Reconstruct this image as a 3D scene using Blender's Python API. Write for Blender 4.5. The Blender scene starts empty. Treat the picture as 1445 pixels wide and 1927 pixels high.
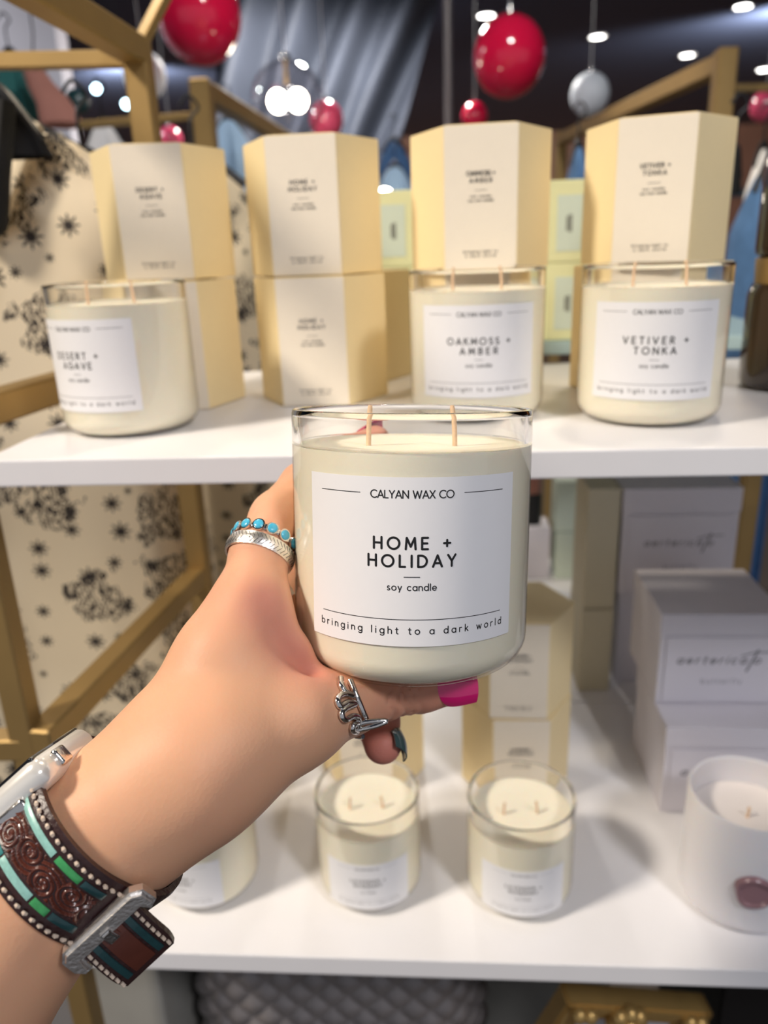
import bpy, bmesh, math, random
import numpy as np
from mathutils import Vector, Matrix
random.seed(7)
SC = bpy.context.scene
COL = SC.collection
PI = math.pi
rad = math.radians

# ------------------------------------------------------------------ camera
FPX, CX, CY = 1448.0, 722.5, 963.5
PITCH, ROLL, PSI = 0.3279, -0.0371, 0.0763        # PSI: how far the shelf unit is turned
_R = Vector((1, 0, 0)); _F = Vector((0, math.cos(PITCH), -math.sin(PITCH))); _U = Vector((0, math.sin(PITCH), math.cos(PITCH)))
CR = _R*math.cos(ROLL) + _U*math.sin(ROLL)
CU = _U*math.cos(ROLL) - _R*math.sin(ROLL)
CF = _F
EYE = Vector((0, 0, 1.5))
cam_data = bpy.data.cameras.new('camera')
cam = bpy.data.objects.new('camera', cam_data); COL.objects.link(cam)
m = Matrix((CR, CU, -CF)).transposed().to_4x4(); m.translation = EYE
cam.matrix_world = m
cam_data.sensor_fit = 'VERTICAL'; cam_data.sensor_height = 36.0
cam_data.lens = FPX/1927*36.0
cam_data.clip_start = 0.005; cam_data.clip_end = 60
cam_data.dof.use_dof = True
cam_data.dof.focus_distance = 0.25
cam_data.dof.aperture_fstop = 27.05/3.0
SC.camera = cam

# ------------------------------------------------------------------ look
SC.view_settings.view_transform = 'Standard'
SC.view_settings.look = 'None'
SC.view_settings.gamma = 1.0
SC.view_settings.use_curve_mapping = False
SC.cycles.transparent_max_bounces = 24
SC.cycles.max_bounces = 12
SC.view_settings.exposure = 0.50

w = bpy.data.worlds.new('world'); SC.world = w; w.use_nodes = True
w.node_tree.nodes['Background'].inputs[0].default_value = (0.86, 0.90, 1.0, 1)
w.node_tree.nodes['Background'].inputs[1].default_value = 0.24

def spot(loc, aim, power, col, size=0.06, angle=70, blend=0.5):
    d = bpy.data.lights.new('ceiling_or_fill_spot', 'SPOT'); d.energy = power; d.color = col
    d.shadow_soft_size = size; d.spot_size = rad(angle); d.spot_blend = blend
    o = bpy.data.objects.new('ceiling_or_fill_spot', d); COL.objects.link(o)
    o.location = loc
    o.rotation_euler = (Vector(aim)-Vector(loc)).to_track_quat('-Z', 'Y').to_euler()
    return o
spot((-1.45, -0.22, 2.9), (0.0, 0.40, 1.2), 150, (1.0, 0.89, 0.75), 0.17, 64)
spot((0.95, -1.05, 2.9), (0.05, 0.40, 1.35), 58, (0.97, 0.96, 1.0), 0.16, 60)  # added front fill, no lamp seen there; brightens label and shelf fronts
spot((0.5, 1.15, 2.9), (0.0, 0.75, 1.3), 26, (1.0, 0.86, 0.66), 0.08, 75)
spot((-0.6, 1.5, 2.9), (-0.3, 0.8, 1.4), 22, (1.0, 0.90, 0.75), 0.08, 80)
spot((0.02, 1.45, 2.9), (0.56, 1.68, 1.78), 70, (1.0, 0.86, 0.66), 0.05, 24)
spot((0.3, 0.9, 2.95), (0.1, 2.6, 2.2), 52, (1.0, 0.97, 0.95), 0.12, 90)  # added fill lamp, brightens the hanging balls in the back area
spot((0.0, 4.0, 2.9), (0.0, 4.5, 0.0), 160, (1.0, 0.95, 0.9), 0.1, 165)
spot((-2.5, 3.0, 2.9), (-2.5, 3.5, 0.0), 120, (0.95, 0.97, 1.0), 0.1, 160)
spot((3.0, 6.0, 2.9), (3.0, 9.5, 1.0), 260, (1.0, 0.9, 0.8), 0.1, 150)
spot((-2.0, 7.0, 2.9), (-2.0, 10.5, 1.0), 260, (1.0, 0.9, 0.8), 0.1, 150)

# ------------------------------------------------------------------ places
DS = Vector((math.cos(PSI), -math.sin(PSI), 0)); DT = Vector((math.sin(PSI), math.cos(PSI), 0))
ZU, ZL = 1.394, 1.027
def W(s, t, z): return DS*s + DT*t + Vector((0, 0, z))
def ray(px, py): return CR*((px-CX)/FPX) - CU*((py-CY)/FPX) + CF
def at(px, py, d): return EYE + ray(px, py)*d
def onz(px, py, z):
    k = ray(px, py); return EYE + k*((z-1.5)/k.z)
def ont(px, py, t):
    k = ray(px, py); return EYE + k*((t-EYE.dot(DT))/k.dot(DT))

# ------------------------------------------------------------------ materials
def nodes_of(name):
    m = bpy.data.materials.new(name); m.use_nodes = True
    nt = m.node_tree
    return m, nt, nt.nodes['Principled BSDF']
def mat(name, col, rough=0.5, metal=0.0, var=0.06, scale=40.0, bump=0.0, bscale=None, spec=0.5, sss=0.0, sssr=(0.01, 0.006, 0.004), coat=0.0, emit=None, estr=0.0, alpha=1.0):
    m, nt, b = nodes_of(name)
    tc = nt.nodes.new('ShaderNodeTexCoord')
    nz = nt.nodes.new('ShaderNodeTexNoise'); nz.inputs['Scale'].default_value = scale; nz.inputs['Detail'].default_value = 4
    nt.links.new(tc.outputs['Object'], nz.inputs['Vector'])
    mr = nt.nodes.new('ShaderNodeMapRange'); mr.inputs['To Min'].default_value = 1-var; mr.inputs['To Max'].default_value = 1+var
    nt.links.new(nz.outputs['Fac'], mr.inputs['Value'])
    hv = nt.nodes.new('ShaderNodeMix'); hv.data_type = 'RGBA'; hv.blend_type = 'MULTIPLY'; hv.inputs['Factor'].default_value = 1
    hv.inputs['A'].default_value = (*col, 1)
    nt.links.new(mr.outputs['Result'], hv.inputs['B'])
    nt.links.new(hv.outputs['Result'], b.inputs['Base Color'])
    b.inputs['Roughness'].default_value = rough; b.inputs['Metallic'].default_value = metal
    b.inputs['Specular IOR Level'].default_value = spec
    b.inputs['Coat Weight'].default_value = coat
    if sss:
        b.inputs['Subsurface Weight'].default_value = sss; b.inputs['Subsurface Radius'].default_value = (1, 0.6, 0.4); b.inputs['Subsurface Scale'].default_value = sssr[0]
    if emit:
        b.inputs['Emission Color'].default_value = (*emit, 1); b.inputs['Emission Strength'].default_value = estr
    if bump:
        n2 = nt.nodes.new('ShaderNodeTexNoise'); n2.inputs['Scale'].default_value = bscale or scale*6; n2.inputs['Detail'].default_value = 6
        nt.links.new(tc.outputs['Object'], n2.inputs['Vector'])
        bp = nt.nodes.new('ShaderNodeBump'); bp.inputs['Strength'].default_value = bump; bp.inputs['Distance'].default_value = 0.001
        nt.links.new(n2.outputs['Fac'], bp.inputs['Height']); nt.links.new(bp.outputs['Normal'], b.inputs['Normal'])
    return m

def glass_mat(name, tint, edge, power=3.0, refl=1.0):
    """thin clear glass: see-through face on, greyer and shinier at the rim of the curve"""
    m, nt, b = nodes_of(name); nt.nodes.remove(b)
    out = nt.nodes['Material Output']
    lw = nt.nodes.new('ShaderNodeLayerWeight'); lw.inputs['Blend'].default_value = 0.5
    pw = nt.nodes.new('ShaderNodeMath'); pw.operation = 'POWER'; pw.inputs[1].default_value = power
    nt.links.new(lw.outputs['Facing'], pw.inputs[0])
    mx = nt.nodes.new('ShaderNodeMix'); mx.data_type = 'RGBA'
    mx.inputs['A'].default_value = (*tint, 1); mx.inputs['B'].default_value = (*edge, 1)
    nt.links.new(pw.outputs[0], mx.inputs['Factor'])
    tr = nt.nodes.new('ShaderNodeBsdfTransparent'); nt.links.new(mx.outputs['Result'], tr.inputs['Color'])
    gl = nt.nodes.new('ShaderNodeBsdfGlossy'); gl.inputs['Roughness'].default_value = 0.03
    p5 = nt.nodes.new('ShaderNodeMath'); p5.operation = 'POWER'; p5.inputs[1].default_value = 5.0
    nt.links.new(lw.outputs['Facing'], p5.inputs[0])
    mu = nt.nodes.new('ShaderNodeMath'); mu.operation = 'MULTIPLY_ADD'; mu.inputs[1].default_value = 0.45*refl; mu.inputs[2].default_value = 0.035*refl
    nt.links.new(p5.outputs[0], mu.inputs[0])
    ms = nt.nodes.new('ShaderNodeMixShader')
    nt.links.new(mu.outputs[0], ms.inputs[0]); nt.links.new(tr.outputs[0], ms.inputs[1]); nt.links.new(gl.outputs[0], ms.inputs[2])
    nt.links.new(ms.outputs[0], out.inputs['Surface'])
    return m

def print_cloth(name, cream, ink):
    """cream cloth printed with eight-pointed stars and larger engraved motifs"""
    m, nt, b = nodes_of(name); L = nt.links
    N = lambda t: nt.nodes.new(t)
    def math_(op, a, bb=None):
        n = N('ShaderNodeMath'); n.operation = op
        for i, v in enumerate((a, bb)):
            if v is None: continue
            if isinstance(v, (int, float)): n.inputs[i].default_value = v
            else: L.new(v, n.inputs[i])
        return n.outputs[0]
    tc = N('ShaderNodeTexCoord')
    sp = N('ShaderNodeSeparateXYZ'); L.new(tc.outputs['UV'], sp.inputs[0])
    cb = N('ShaderNodeCombineXYZ'); L.new(sp.outputs[0], cb.inputs[0]); L.new(sp.outputs[1], cb.inputs[1])
    def cell(scale, off):
        mp = N('ShaderNodeMapping'); mp.inputs['Scale'].default_value = (scale,)*3; mp.inputs['Location'].default_value = (off, off*1.7, 0)
        L.new(cb.outputs[0], mp.inputs[0])
        v = N('ShaderNodeTexVoronoi'); v.voronoi_dimensions = '2D'; v.inputs['Scale'].default_value = 1; v.inputs['Randomness'].default_value = 0.75
        L.new(mp.outputs[0], v.inputs['Vector'])
        d = N('ShaderNodeVectorMath'); d.operation = 'SUBTRACT'; L.new(mp.outputs[0], d.inputs[0]); L.new(v.outputs['Position'], d.inputs[1])
        s = N('ShaderNodeSeparateXYZ'); L.new(d.outputs[0], s.inputs[0])
        return mp, v, s
    mp, v, s = cell(26, 0.3)
    ang = math_('ARCTAN2', s.outputs[1], s.outputs[0])
    sc_ = N('ShaderNodeSeparateColor'); L.new(v.outputs['Color'], sc_.inputs[0])
    ray_ = math_('POWER', math_('ABSOLUTE', math_('COSINE', math_('MULTIPLY', ang, 4.0))), 3.0)
    rmax = math_('MULTIPLY', math_('ADD', math_('MULTIPLY', ray_, 0.16), 0.09), math_('ADD', math_('MULTIPLY', sc_.outputs[0], 0.8), 0.45))
    star = math_('LESS_THAN', v.outputs['Distance'], rmax)
    mp2, v2, s2 = cell(10.5, 4.1)
    nz = N('ShaderNodeTexNoise'); nz.inputs['Scale'].default_value = 3.4; nz.inputs['Detail'].default_value = 3; L.new(mp2.outputs[0], nz.inputs['Vector'])
    blob = math_('LESS_THAN', math_('ADD', v2.outputs['Distance'], math_('MULTIPLY', math_('SUBTRACT', nz.outputs['Fac'], 0.5), 0.8)), 0.30)
    wv = N('ShaderNodeTexWave'); wv.inputs['Scale'].default_value = 4.5; wv.inputs['Distortion'].default_value = 13; wv.inputs['Detail'].default_value = 3; wv.inputs['Detail Scale'].default_value = 2.2
    L.new(mp2.outputs[0], wv.inputs['Vector'])
    lines = math_('GREATER_THAN', wv.outputs['Fac'], 0.46)
    motif = math_('MULTIPLY', blob, lines)
    f = math_('MAXIMUM', star, motif)
    mx = N('ShaderNodeMix'); mx.data_type = 'RGBA'; mx.inputs['A'].default_value = (*cream, 1); mx.inputs['B'].default_value = (*ink, 1)
    L.new(f, mx.inputs['Factor']); L.new(mx.outputs['Result'], b.inputs['Base Color'])
    b.inputs['Roughness'].default_value = 0.75; b.inputs['Sheen Weight'].default_value = 0.1
    return m

M = {}
M['white'] = mat('white_laminate', (0.83, 0.82, 0.84), 0.35, var=0.02)
M['gold'] = mat('brushed_gold_metal', (0.38, 0.25, 0.095), 0.5, 0.6, var=0.1, scale=25)
M['gold_dark'] = mat('antique_gold', (0.62, 0.40, 0.14), 0.35, 0.6, var=0.15)
M['box'] = mat('cream_card', (0.90, 0.74, 0.43), 0.6, var=0.02, scale=200)
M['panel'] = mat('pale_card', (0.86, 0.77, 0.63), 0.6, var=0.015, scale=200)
M['ink_soft'] = mat('grey_ink', (0.10, 0.09, 0.08), 0.7, var=0.02)
M['ink'] = mat('black_ink', (0.006, 0.006, 0.007), 0.5, var=0.02)
M['label'] = mat('white_label_paper', (0.84, 0.83, 0.84), 0.55, var=0.012, scale=300)
M['wax'] = mat('soy_wax', (0.93, 0.865, 0.70), 0.45, var=0.03, scale=500, bump=0.06, bscale=900, sss=0.25, sssr=(0.004,))
M['wick'] = mat('cotton_wick', (0.72, 0.50, 0.32), 0.9, var=0.2, scale=900)
M['glass'] = glass_mat('clear_glass', (0.985, 0.985, 0.98), (0.80, 0.78, 0.75), 5.0)
m, nt, b = nodes_of('rim_glass'); M['rim_glass'] = m
b.inputs['Base Color'].default_value = (0.99, 0.985, 0.97, 1); b.inputs['Roughness'].default_value = 0.0; b.inputs['IOR'].default_value = 1.46; b.inputs['Transmission Weight'].default_value = 1.0
M['ball_glass'] = glass_mat('thin_ornament_glass', (0.93, 0.91, 0.92), (0.75, 0.73, 0.75), 3.0, 3.0)
M['amber'] = mat('amber_glass', (0.022, 0.009, 0.004), 0.08, var=0.1, coat=0.6)
M['amber_label'] = mat('orange_label', (0.55, 0.17, 0.03), 0.6)
M['silver'] = mat('polished_silver', (0.80, 0.77, 0.74), 0.16, 1.0, var=0.1, scale=300, bump=0.15, bscale=700)
M['silver_dark'] = mat('oxidised_silver', (0.10, 0.09, 0.085), 0.4, 0.8, var=0.2)
M['silver_soft'] = mat('brushed_silver', (0.86, 0.82, 0.78), 0.34, 1.0, var=0.1, scale=300, bump=0.2, bscale=900)
M['turq'] = mat('turquoise_stone', (0.07, 0.45, 0.66), 0.25, var=0.25, scale=700, coat=0.3)
M['case'] = mat('pale_aluminium', (0.86, 0.83, 0.78), 0.2, 0.35, var=0.02, coat=0.4)
M['screen'] = mat('black_glass', (0.01, 0.01, 0.012), 0.05, coat=1.0)
M['mint'] = mat('mint_card', (0.60, 0.68, 0.57), 0.6, var=0.03)
M['lime'] = mat('lime_card', (0.74, 0.74, 0.42), 0.6, var=0.03)
M['whitebox'] = mat('white_gift_card', (0.70, 0.67, 0.72), 0.55, var=0.02)
M['beige'] = mat('beige_card', (0.60, 0.55, 0.40), 0.6, var=0.03)
M['frost'] = mat('frosted_white_glass', (0.74, 0.72, 0.74), 0.38, var=0.015, sss=0.3, sssr=(0.006,))
M['seal'] = mat('plum_sealing_wax', (0.30, 0.17, 0.19), 0.3, var=0.08, coat=0.3)
M['teal_glass'] = mat('teal_glass_edge', (0.42, 0.56, 0.56), 0.15, var=0.05)
M['red_ball'] = mat('red_balloon', (0.92, 0.012, 0.075), 0.12, var=0.03, coat=0.6, sss=0.1)
M['pink_ball'] = mat('pink_balloon', (0.85, 0.10, 0.20), 0.15, var=0.03, coat=0.5)
M['white_ball'] = mat('white_paper_ball', (0.86, 0.93, 1.0), 0.5, var=0.12, scale=14)
M['navy'] = mat('navy_paint', (0.050, 0.075, 0.150), 0.6, var=0.15, scale=1.5)
M['brown'] = mat('brown_boards', (0.26, 0.13, 0.09), 0.6, var=0.3, scale=2.0)
M['greywall'] = mat('grey_plaster', (0.46, 0.44, 0.48), 0.8, var=0.08, scale=2)
M['slate'] = mat('slate_blue_paint', (0.055, 0.085, 0.13), 0.7, var=0.15, scale=2)
M['floor'] = mat('dark_wood_floor', (0.07, 0.055, 0.045), 0.5, var=0.25, scale=6)
M['black'] = mat('black_cloth', (0.004, 0.004, 0.005), 0.85, var=0.2)
M['black_plastic'] = mat('black_plastic', (0.006, 0.006, 0.007), 0.4)
M['blue_knit'] = mat('blue_knit', (0.075, 0.17, 0.35), 0.9, var=0.3, scale=60, bump=0.6, bscale=160)
M['paleblue'] = mat('pale_blue_cloth', (0.42, 0.60, 0.80), 0.8, var=0.15, scale=12)
M['whitecloth'] = mat('white_cloth', (0.78, 0.78, 0.80), 0.85, var=0.08, scale=12)
M['greencloth'] = mat('teal_cloth', (0.03, 0.16, 0.15), 0.85, var=0.25, scale=14)
M['terracotta'] = mat('terracotta_cloth', (0.48, 0.21, 0.16), 0.8, var=0.15, scale=14)
M['drape'] = mat('grey_sheer_drape', (0.062, 0.072, 0.098), 0.6, var=0.4, scale=3.2, spec=0.3)
M['pole'] = mat('grey_painted_metal', (0.22, 0.20, 0.20), 0.4, 0.4)
M['emit'] = mat('lamp_glow', (1, 1, 1), emit=(1.0, 0.97, 0.92), estr=9)
M['emit_warm'] = mat('bulb_glow', (1, 1, 1), emit=(1.0, 0.90, 0.72), estr=22)
M['emit_blue'] = mat('fairy_light_glow', (1, 1, 1), emit=(0.55, 0.85, 1.0), estr=9)
M['trimw'] = mat('white_metal_trim', (0.7, 0.7, 0.7), 0.4)
M['basket'] = mat('quilted_charcoal_cloth', (0.26, 0.235, 0.23), 0.42, 0.25, var=0.2, scale=30)
M['greybox'] = mat('grey_felt', (0.34, 0.33, 0.30), 0.9, var=0.08)
M['paper'] = mat('lilac_grey_paper', (0.55, 0.54, 0.58), 0.5, var=0.03)
M['robe'] = print_cloth('printed_cream_cloth', (0.74, 0.63, 0.46), (0.020, 0.014, 0.012))
M['nail_pink'] = mat('pink_nail_polish', (0.72, 0.012, 0.17), 0.12, var=0.03, coat=1.0)
M['nail_green'] = mat('grey_green_nail_polish', (0.055, 0.10, 0.10), 0.12, var=0.1, coat=1.0)
M['strap'] = mat('dark_brown_leather', (0.032, 0.012, 0.012), 0.33, var=0.35, scale=120, bump=0.35, bscale=500)
M['tooled'] = mat('tooled_brown_leather', (0.10, 0.026, 0.016), 0.3, var=0.3, scale=150, coat=0.25)
M['stitch'] = mat('beige_thread', (0.62, 0.50, 0.40), 0.8, var=0.15, scale=900)
M['inlay_teal'] = mat('teal_inlay', (0.03, 0.20, 0.20), 0.3, var=0.35, scale=500, coat=0.4)
M['inlay_pale'] = mat('pale_turquoise_inlay', (0.27, 0.52, 0.46), 0.35, var=0.3, scale=600, coat=0.3)
M['inlay_green'] = mat('green_inlay', (0.05, 0.32, 0.10), 0.3, var=0.4, scale=600, coat=0.3)
M['inlay_dark'] = mat('dark_teal_inlay', (0.012, 0.05, 0.055), 0.3, var=0.3, scale=500, coat=0.4)

# ------------------------------------------------------------------ object helpers
def tag(o, label=None, cat=None, group=None, kind=None):
    if label: o['label'] = label
    if cat: o['category'] = cat
    if group: o['group'] = group
    if kind: o['kind'] = kind
    return o
def empty(name, loc, label, cat, group=None, rz=0.0):
    o = bpy.data.objects.new(name, None); COL.objects.link(o)
    o.location = loc; o.rotation_euler = (0, 0, rz); o.empty_display_size = 0.02
    return tag(o, label, cat, group)
def link(name, me, material, parent=None, smooth=True, shift=None):
    """one mesh object; with shift, world-space points become local to a parent standing at shift"""
    if shift is not None:
        me.transform(Matrix.Translation(-Vector(shift)))
    if smooth:
        me.polygons.foreach_set('use_smooth', [True]*len(me.polygons)); me.set_sharp_from_angle(angle=rad(42))
    me.materials.append(material)
    o = bpy.data.objects.new(name, me); COL.objects.link(o)
    if parent: o.parent = parent
    return o
def mesh_of(bm, name='m'):
    bmesh.ops.recalc_face_normals(bm, faces=bm.faces)
    me = bpy.data.meshes.new(name); bm.to_mesh(me); bm.free(); return me
def pydata(v, f, name='m'):
    me = bpy.data.meshes.new(name); me.from_pydata([tuple(p) for p in v], [], f); me.update(); return me
def bm_box(bm, c, ax, half):
    """box about c with unit axes ax (3 vectors) and half sizes"""
    vs = []
    for sz in (-1, 1):
        for sy in (-1, 1):
            for sx in (-1, 1):
                vs.append(bm.verts.new(Vector(c)+ax[0]*half[0]*sx+ax[1]*half[1]*sy+ax[2]*half[2]*sz))
    for f in ((0, 2, 3, 1), (4, 5, 7, 6), (0, 1, 5, 4), (2, 6, 7, 3), (0, 4, 6, 2), (1, 3, 7, 5)):
        bm.faces.new([vs[i] for i in f])
XYZ = (Vector((1, 0, 0)), Vector((0, 1, 0)), Vector((0, 0, 1)))
STZ = (DS, DT, Vector((0, 0, 1)))
def box_mesh(c, ax, half, bevel=0.0, seg=2):
    bm = bmesh.new(); bm_box(bm, c, ax, half)
    if bevel: bmesh.ops.bevel(bm, geom=bm.edges[:], offset=bevel, segments=seg, affect='EDGES', profile=0.6)
    return mesh_of(bm)
def lathe(profile, n=64, cap=False):
    """profile [(r,z)...] turned about z"""
    bm = bmesh.new(); rings = []
    for r, z in profile:
        if r < 1e-6: rings.append([bm.verts.new((0, 0, z))])
        else: rings.append([bm.verts.new((r*math.cos(2*PI*i/n), r*math.sin(2*PI*i/n), z)) for i in range(n)])
    for a, b in zip(rings, rings[1:]):
        for i in range(n):
            j = (i+1) % n
            q = [a[i % len(a)], a[j % len(a)], b[j % len(b)], b[i % len(b)]]
            q2 = []
            for v in q:
                if v not in q2: q2.append(v)
            if len(q2) > 2: bm.faces.new(q2)
    return mesh_of(bm)
def tube(pts, r, n=12, bm=None, closed=False, caps=True, up=None):
    """round tube along points; r a number or list"""
    own = bm is None
    if own: bm = bmesh.new()
    pts = [Vector(p) for p in pts]; k = len(pts); rings = []
    prev = None
    for i, p in enumerate(pts):
        a = pts[i-1] if (i or closed) else pts[i]; b = pts[(i+1) % k] if (i < k-1 or closed) else pts[i]
        t = (b-a).normalized()
        if prev is None:
            prev = t.orthogonal().normalized() if up is None else (Vector(up)-t*t.dot(Vector(up))).normalized()
        u = (prev-t*prev.dot(t)).normalized(); v = t.cross(u); prev = u
        rr = r[i] if isinstance(r, (list, tuple)) else r
        ru, rv = rr if isinstance(rr, tuple) else (rr, rr)
        rings.append([bm.verts.new(p+u*math.cos(2*PI*j/n)*ru+v*math.sin(2*PI*j/n)*rv) for j in range(n)])
    for i in range(k if closed else k-1):
        a, b = rings[i], rings[(i+1) % k]
        for j in range(n): bm.faces.new((a[j], a[(j+1) % n], b[(j+1) % n], b[j]))
    if caps and not closed:
        bm.faces.new(rings[0][::-1]); bm.faces.new(rings[-1])
    return mesh_of(bm) if own else bm
def square_bar(bm, a, b, w, up=(0, 0, 1), w2=None):
    a, b = Vector(a), Vector(b); d = (b-a); L = d.length; d.normalize()
    u = Vector(up); u = (u-d*u.dot(d))
    if u.length < 1e-4: u = DS.copy(); u = u-d*u.dot(d)
    u.normalize(); v = d.cross(u)
    bm_box(bm, (a+b)/2, (d, u, v), (L/2, w/2, (w2 or w)/2))
def catmull(pts, n=8):
    pts = [Vector(p) for p in pts]; out = []
    P = [pts[0]*2-pts[1]]+pts+[pts[-1]*2-pts[-2]]
    for i in range(1, len(P)-2):
        a, b, c, d = P[i-1:i+3]
        for j in range(n):
            t = j/n
            out.append(0.5*((2*b)+(c-a)*t+(2*a-5*b+4*c-d)*t*t+(3*b-a-3*c+d)*t**3))
    out.append(pts[-1]); return out

# ------------------------------------------------------------------ lettering: a round-stroke alphabet
def _arc(cx, cy, rx, ry, a0, a1, n=14):
    return [(cx+rx*math.cos(rad(a0+(a1-a0)*i/n)), cy+ry*math.sin(rad(a0+(a1-a0)*i/n))) for i in range(n+1)]
XH = 0.66
G = {
 'A': (.78, [[(0, 0), (.39, 1), (.78, 0)], [(.13, .30), (.65, .30)]]),
 'B': (.56, [[(0, 0), (0, 1), (.28, 1)]+_arc(.28, .76, .24, .24, 90, -90)+[(0, .52)], [(.28, .52)]+_arc(.30, .26, .26, .26, 90, -90)+[(0, 0)]]),
 'C': (.80, [_arc(.5, .5, .5, .5, 50, 310, 24)]),
 'D': (.74, [[(0, 0), (0, 1), (.24, 1)]+_arc(.24, .5, .5, .5, 90, -90, 20)+[(0, 0)]]),
 'E': (.50, [[(.5, 0), (0, 0), (0, 1), (.5, 1)], [(0, .51), (.44, .51)]]),
 'G': (.92, [_arc(.5, .5, .5, .5, 48, 360, 26)+[(.56, .5)]]),
 'H': (.68, [[(0, 0), (0, 1)], [(.68, 0), (.68, 1)], [(0, .5), (.68, .5)]]),
 'I': (.04, [[(.02, 0), (.02, 1)]]),
 'K': (.60, [[(0, 0), (0, 1)], [(.56, 1), (.02, .46)], [(.2, .62), (.62, 0)]]),
 'L': (.46, [[(0, 1), (0, 0), (.46, 0)]]),
 'M': (.84, [[(0, 0), (.08, 1), (.42, .22), (.76, 1), (.84, 0)]]),
 'N': (.72, [[(0, 0), (0, 1), (.72, 0), (.72, 1)]]),
 'O': (1.0, [_arc(.5, .5, .5, .5, 0, 360, 32)]),
 'R': (.56, [[(0, 0), (0, 1), (.28, 1)]+_arc(.28, .74, .26, .26, 90, -90)+[(0, .48)], [(.24, .48), (.56, 0)]]),
 'S': (.52, [_arc(.27, .75, .23, .25, 40, 270, 14)+_arc(.25, .25, .27, .25, 90, -140, 16)]),
 'T': (.62, [[(0, 1), (.62, 1)], [(.31, 1), (.31, 0)]]),
 'V': (.74, [[(0, 1), (.37, 0), (.74, 1)]]),
 'W': (1.1, [[(0, 1), (.27, 0), (.55, .92), (.83, 0), (1.1, 1)]]),
 'X': (.66, [[(0, 0), (.66, 1)], [(0, 1), (.66, 0)]]),
 'Y': (.68, [[(0, 1), (.34, .46), (.68, 1)], [(.34, .46), (.34, 0)]]),
 '+': (.56, [[(0, .48), (.56, .48)], [(.28, .2), (.28, .76)]]),
 'a': (.62, [_arc(.31, XH/2, .31, XH/2, 0, 360, 24), [(.62, 0), (.62, XH)]]),
 'b': (.62, [_arc(.31, XH/2, .31, XH/2, 0, 360, 24), [(0, 0), (0, 1.05)]]),
 'c': (.54, [_arc(.31, XH/2, .31, XH/2, 52, 308, 20)]),
 'd': (.62, [_arc(.31, XH/2, .31, XH/2, 0, 360, 24), [(.62, 0), (.62, 1.05)]]),
 'e': (.60, [[(0.01, XH/2), (.60, XH/2)]+_arc(.305, XH/2, .30, XH/2, 0, 318, 22)]),
 'f': (.36, [[(.12, 0), (.12, .82)]+_arc(.30, .82, .18, .2, 180, 80, 8), [(0, XH), (.32, XH)]]),
 'g': (.62, [_arc(.31, XH/2, .31, XH/2, 0, 360, 24), [(.62, XH), (.62, -.08)]+_arc(.33, -.08, .29, .26, 0, -150, 12)]),
 'h': (.52, [[(0, 0), (0, 1.05)], [(0, XH-.27)]+_arc(.26, XH-.26, .26, .26, 180, 0, 12)+[(.52, 0)]]),
 'i': (.06, [[(.03, 0), (.03, XH)], [(.03, .93), (.03, .95)]]),
 'k': (.48, [[(0, 0), (0, 1.05)], [(.44, XH), (.02, .28)], [(.15, .38), (.48, 0)]]),
 'l': (.04, [[(.02, 0), (.02, 1.05)]]),
 'n': (.52, [[(0, 0), (0, XH)], [(0, XH-.27)]+_arc(.26, XH-.26, .26, .26, 180, 0, 12)+[(.52, 0)]]),
 'o': (.66, [_arc(.33, XH/2, .33, XH/2, 0, 360, 26)]),
 'r': (.32, [[(0, 0), (0, XH)], [(0, XH-.25)]+_arc(.24, XH-.24, .24, .24, 180, 70, 8)]),
 's': (.40, [_arc(.205, .49, .165, .17, 45, 270, 10)+_arc(.19, .165, .19, .165, 90, -140, 12)]),
 't': (.38, [[(.17, .92), (.17, .14)]+_arc(.31, .14, .14, .14, 180, 290, 8), [(0, XH), (.36, XH)]]),
 'u': (.52, [[(0, XH), (0, .26)]+_arc(.26, .26, .26, .26, 180, 360, 12)+[(.52, XH)], [(.52, .26), (.52, 0)]]),
 'w': (.84, [[(0, XH), (.21, 0), (.42, XH-.04), (.63, 0), (.84, XH)]]),
 'x': (.48, [[(0, 0), (.48, XH)], [(0, XH), (.48, 0)]]),
 'y': (.54, [[(0, XH), (.27, 0)], [(.54, XH), (.17, -.28)]]),
}
def layout(text, width, h):
    """strokes of a line centred on x=0, spread over the given width, baseline at 0"""
    adv = [G[c][0]*h if c != ' ' else 0.30*h for c in text]
    tr = (width-sum(adv))/max(1, len(text)-1)
    x = -width/2; out = []
    for c, a in zip(text, adv):
        if c != ' ':
            for s in G[c][1]: out.append([(x+px*h, py*h) for px, py in s])
        x += a+tr
    return out
def strokes_mesh(lines, place):
    """lines: [(polyline, thickness)]; place(x,y) -> point on the carrying surface"""
    V, Fc = [], []
    def add(poly):
        i = len(V); V.extend(place(*p) for p in poly); Fc.append(tuple(range(i, i+len(poly))))
    for pl, th in lines:
        h = th/2
        dense = []
        for a, b in zip(pl, pl[1:]):
            n = max(1, int(math.hypot(b[0]-a[0], b[1]-a[1])/0.0016))
            for k in range(n): dense.append((a[0]+(b[0]-a[0])*k/n, a[1]+(b[1]-a[1])*k/n))
        dense.append(pl[-1])
        for a, b in zip(dense, dense[1:]):
            dx, dy = b[0]-a[0], b[1]-a[1]; L = math.hypot(dx, dy)
            if L < 1e-9: continue
            nx, ny = -dy/L*h, dx/L*h
            add([(a[0]-nx, a[1]-ny), (b[0]-nx, b[1]-ny), (b[0]+nx, b[1]+ny), (a[0]+nx, a[1]+ny)])
        for q in pl:
            add([(q[0]+h*math.cos(2*PI*k/10), q[1]+h*math.sin(2*PI*k/10)) for k in range(10)])
    return pydata(V, Fc)

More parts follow.
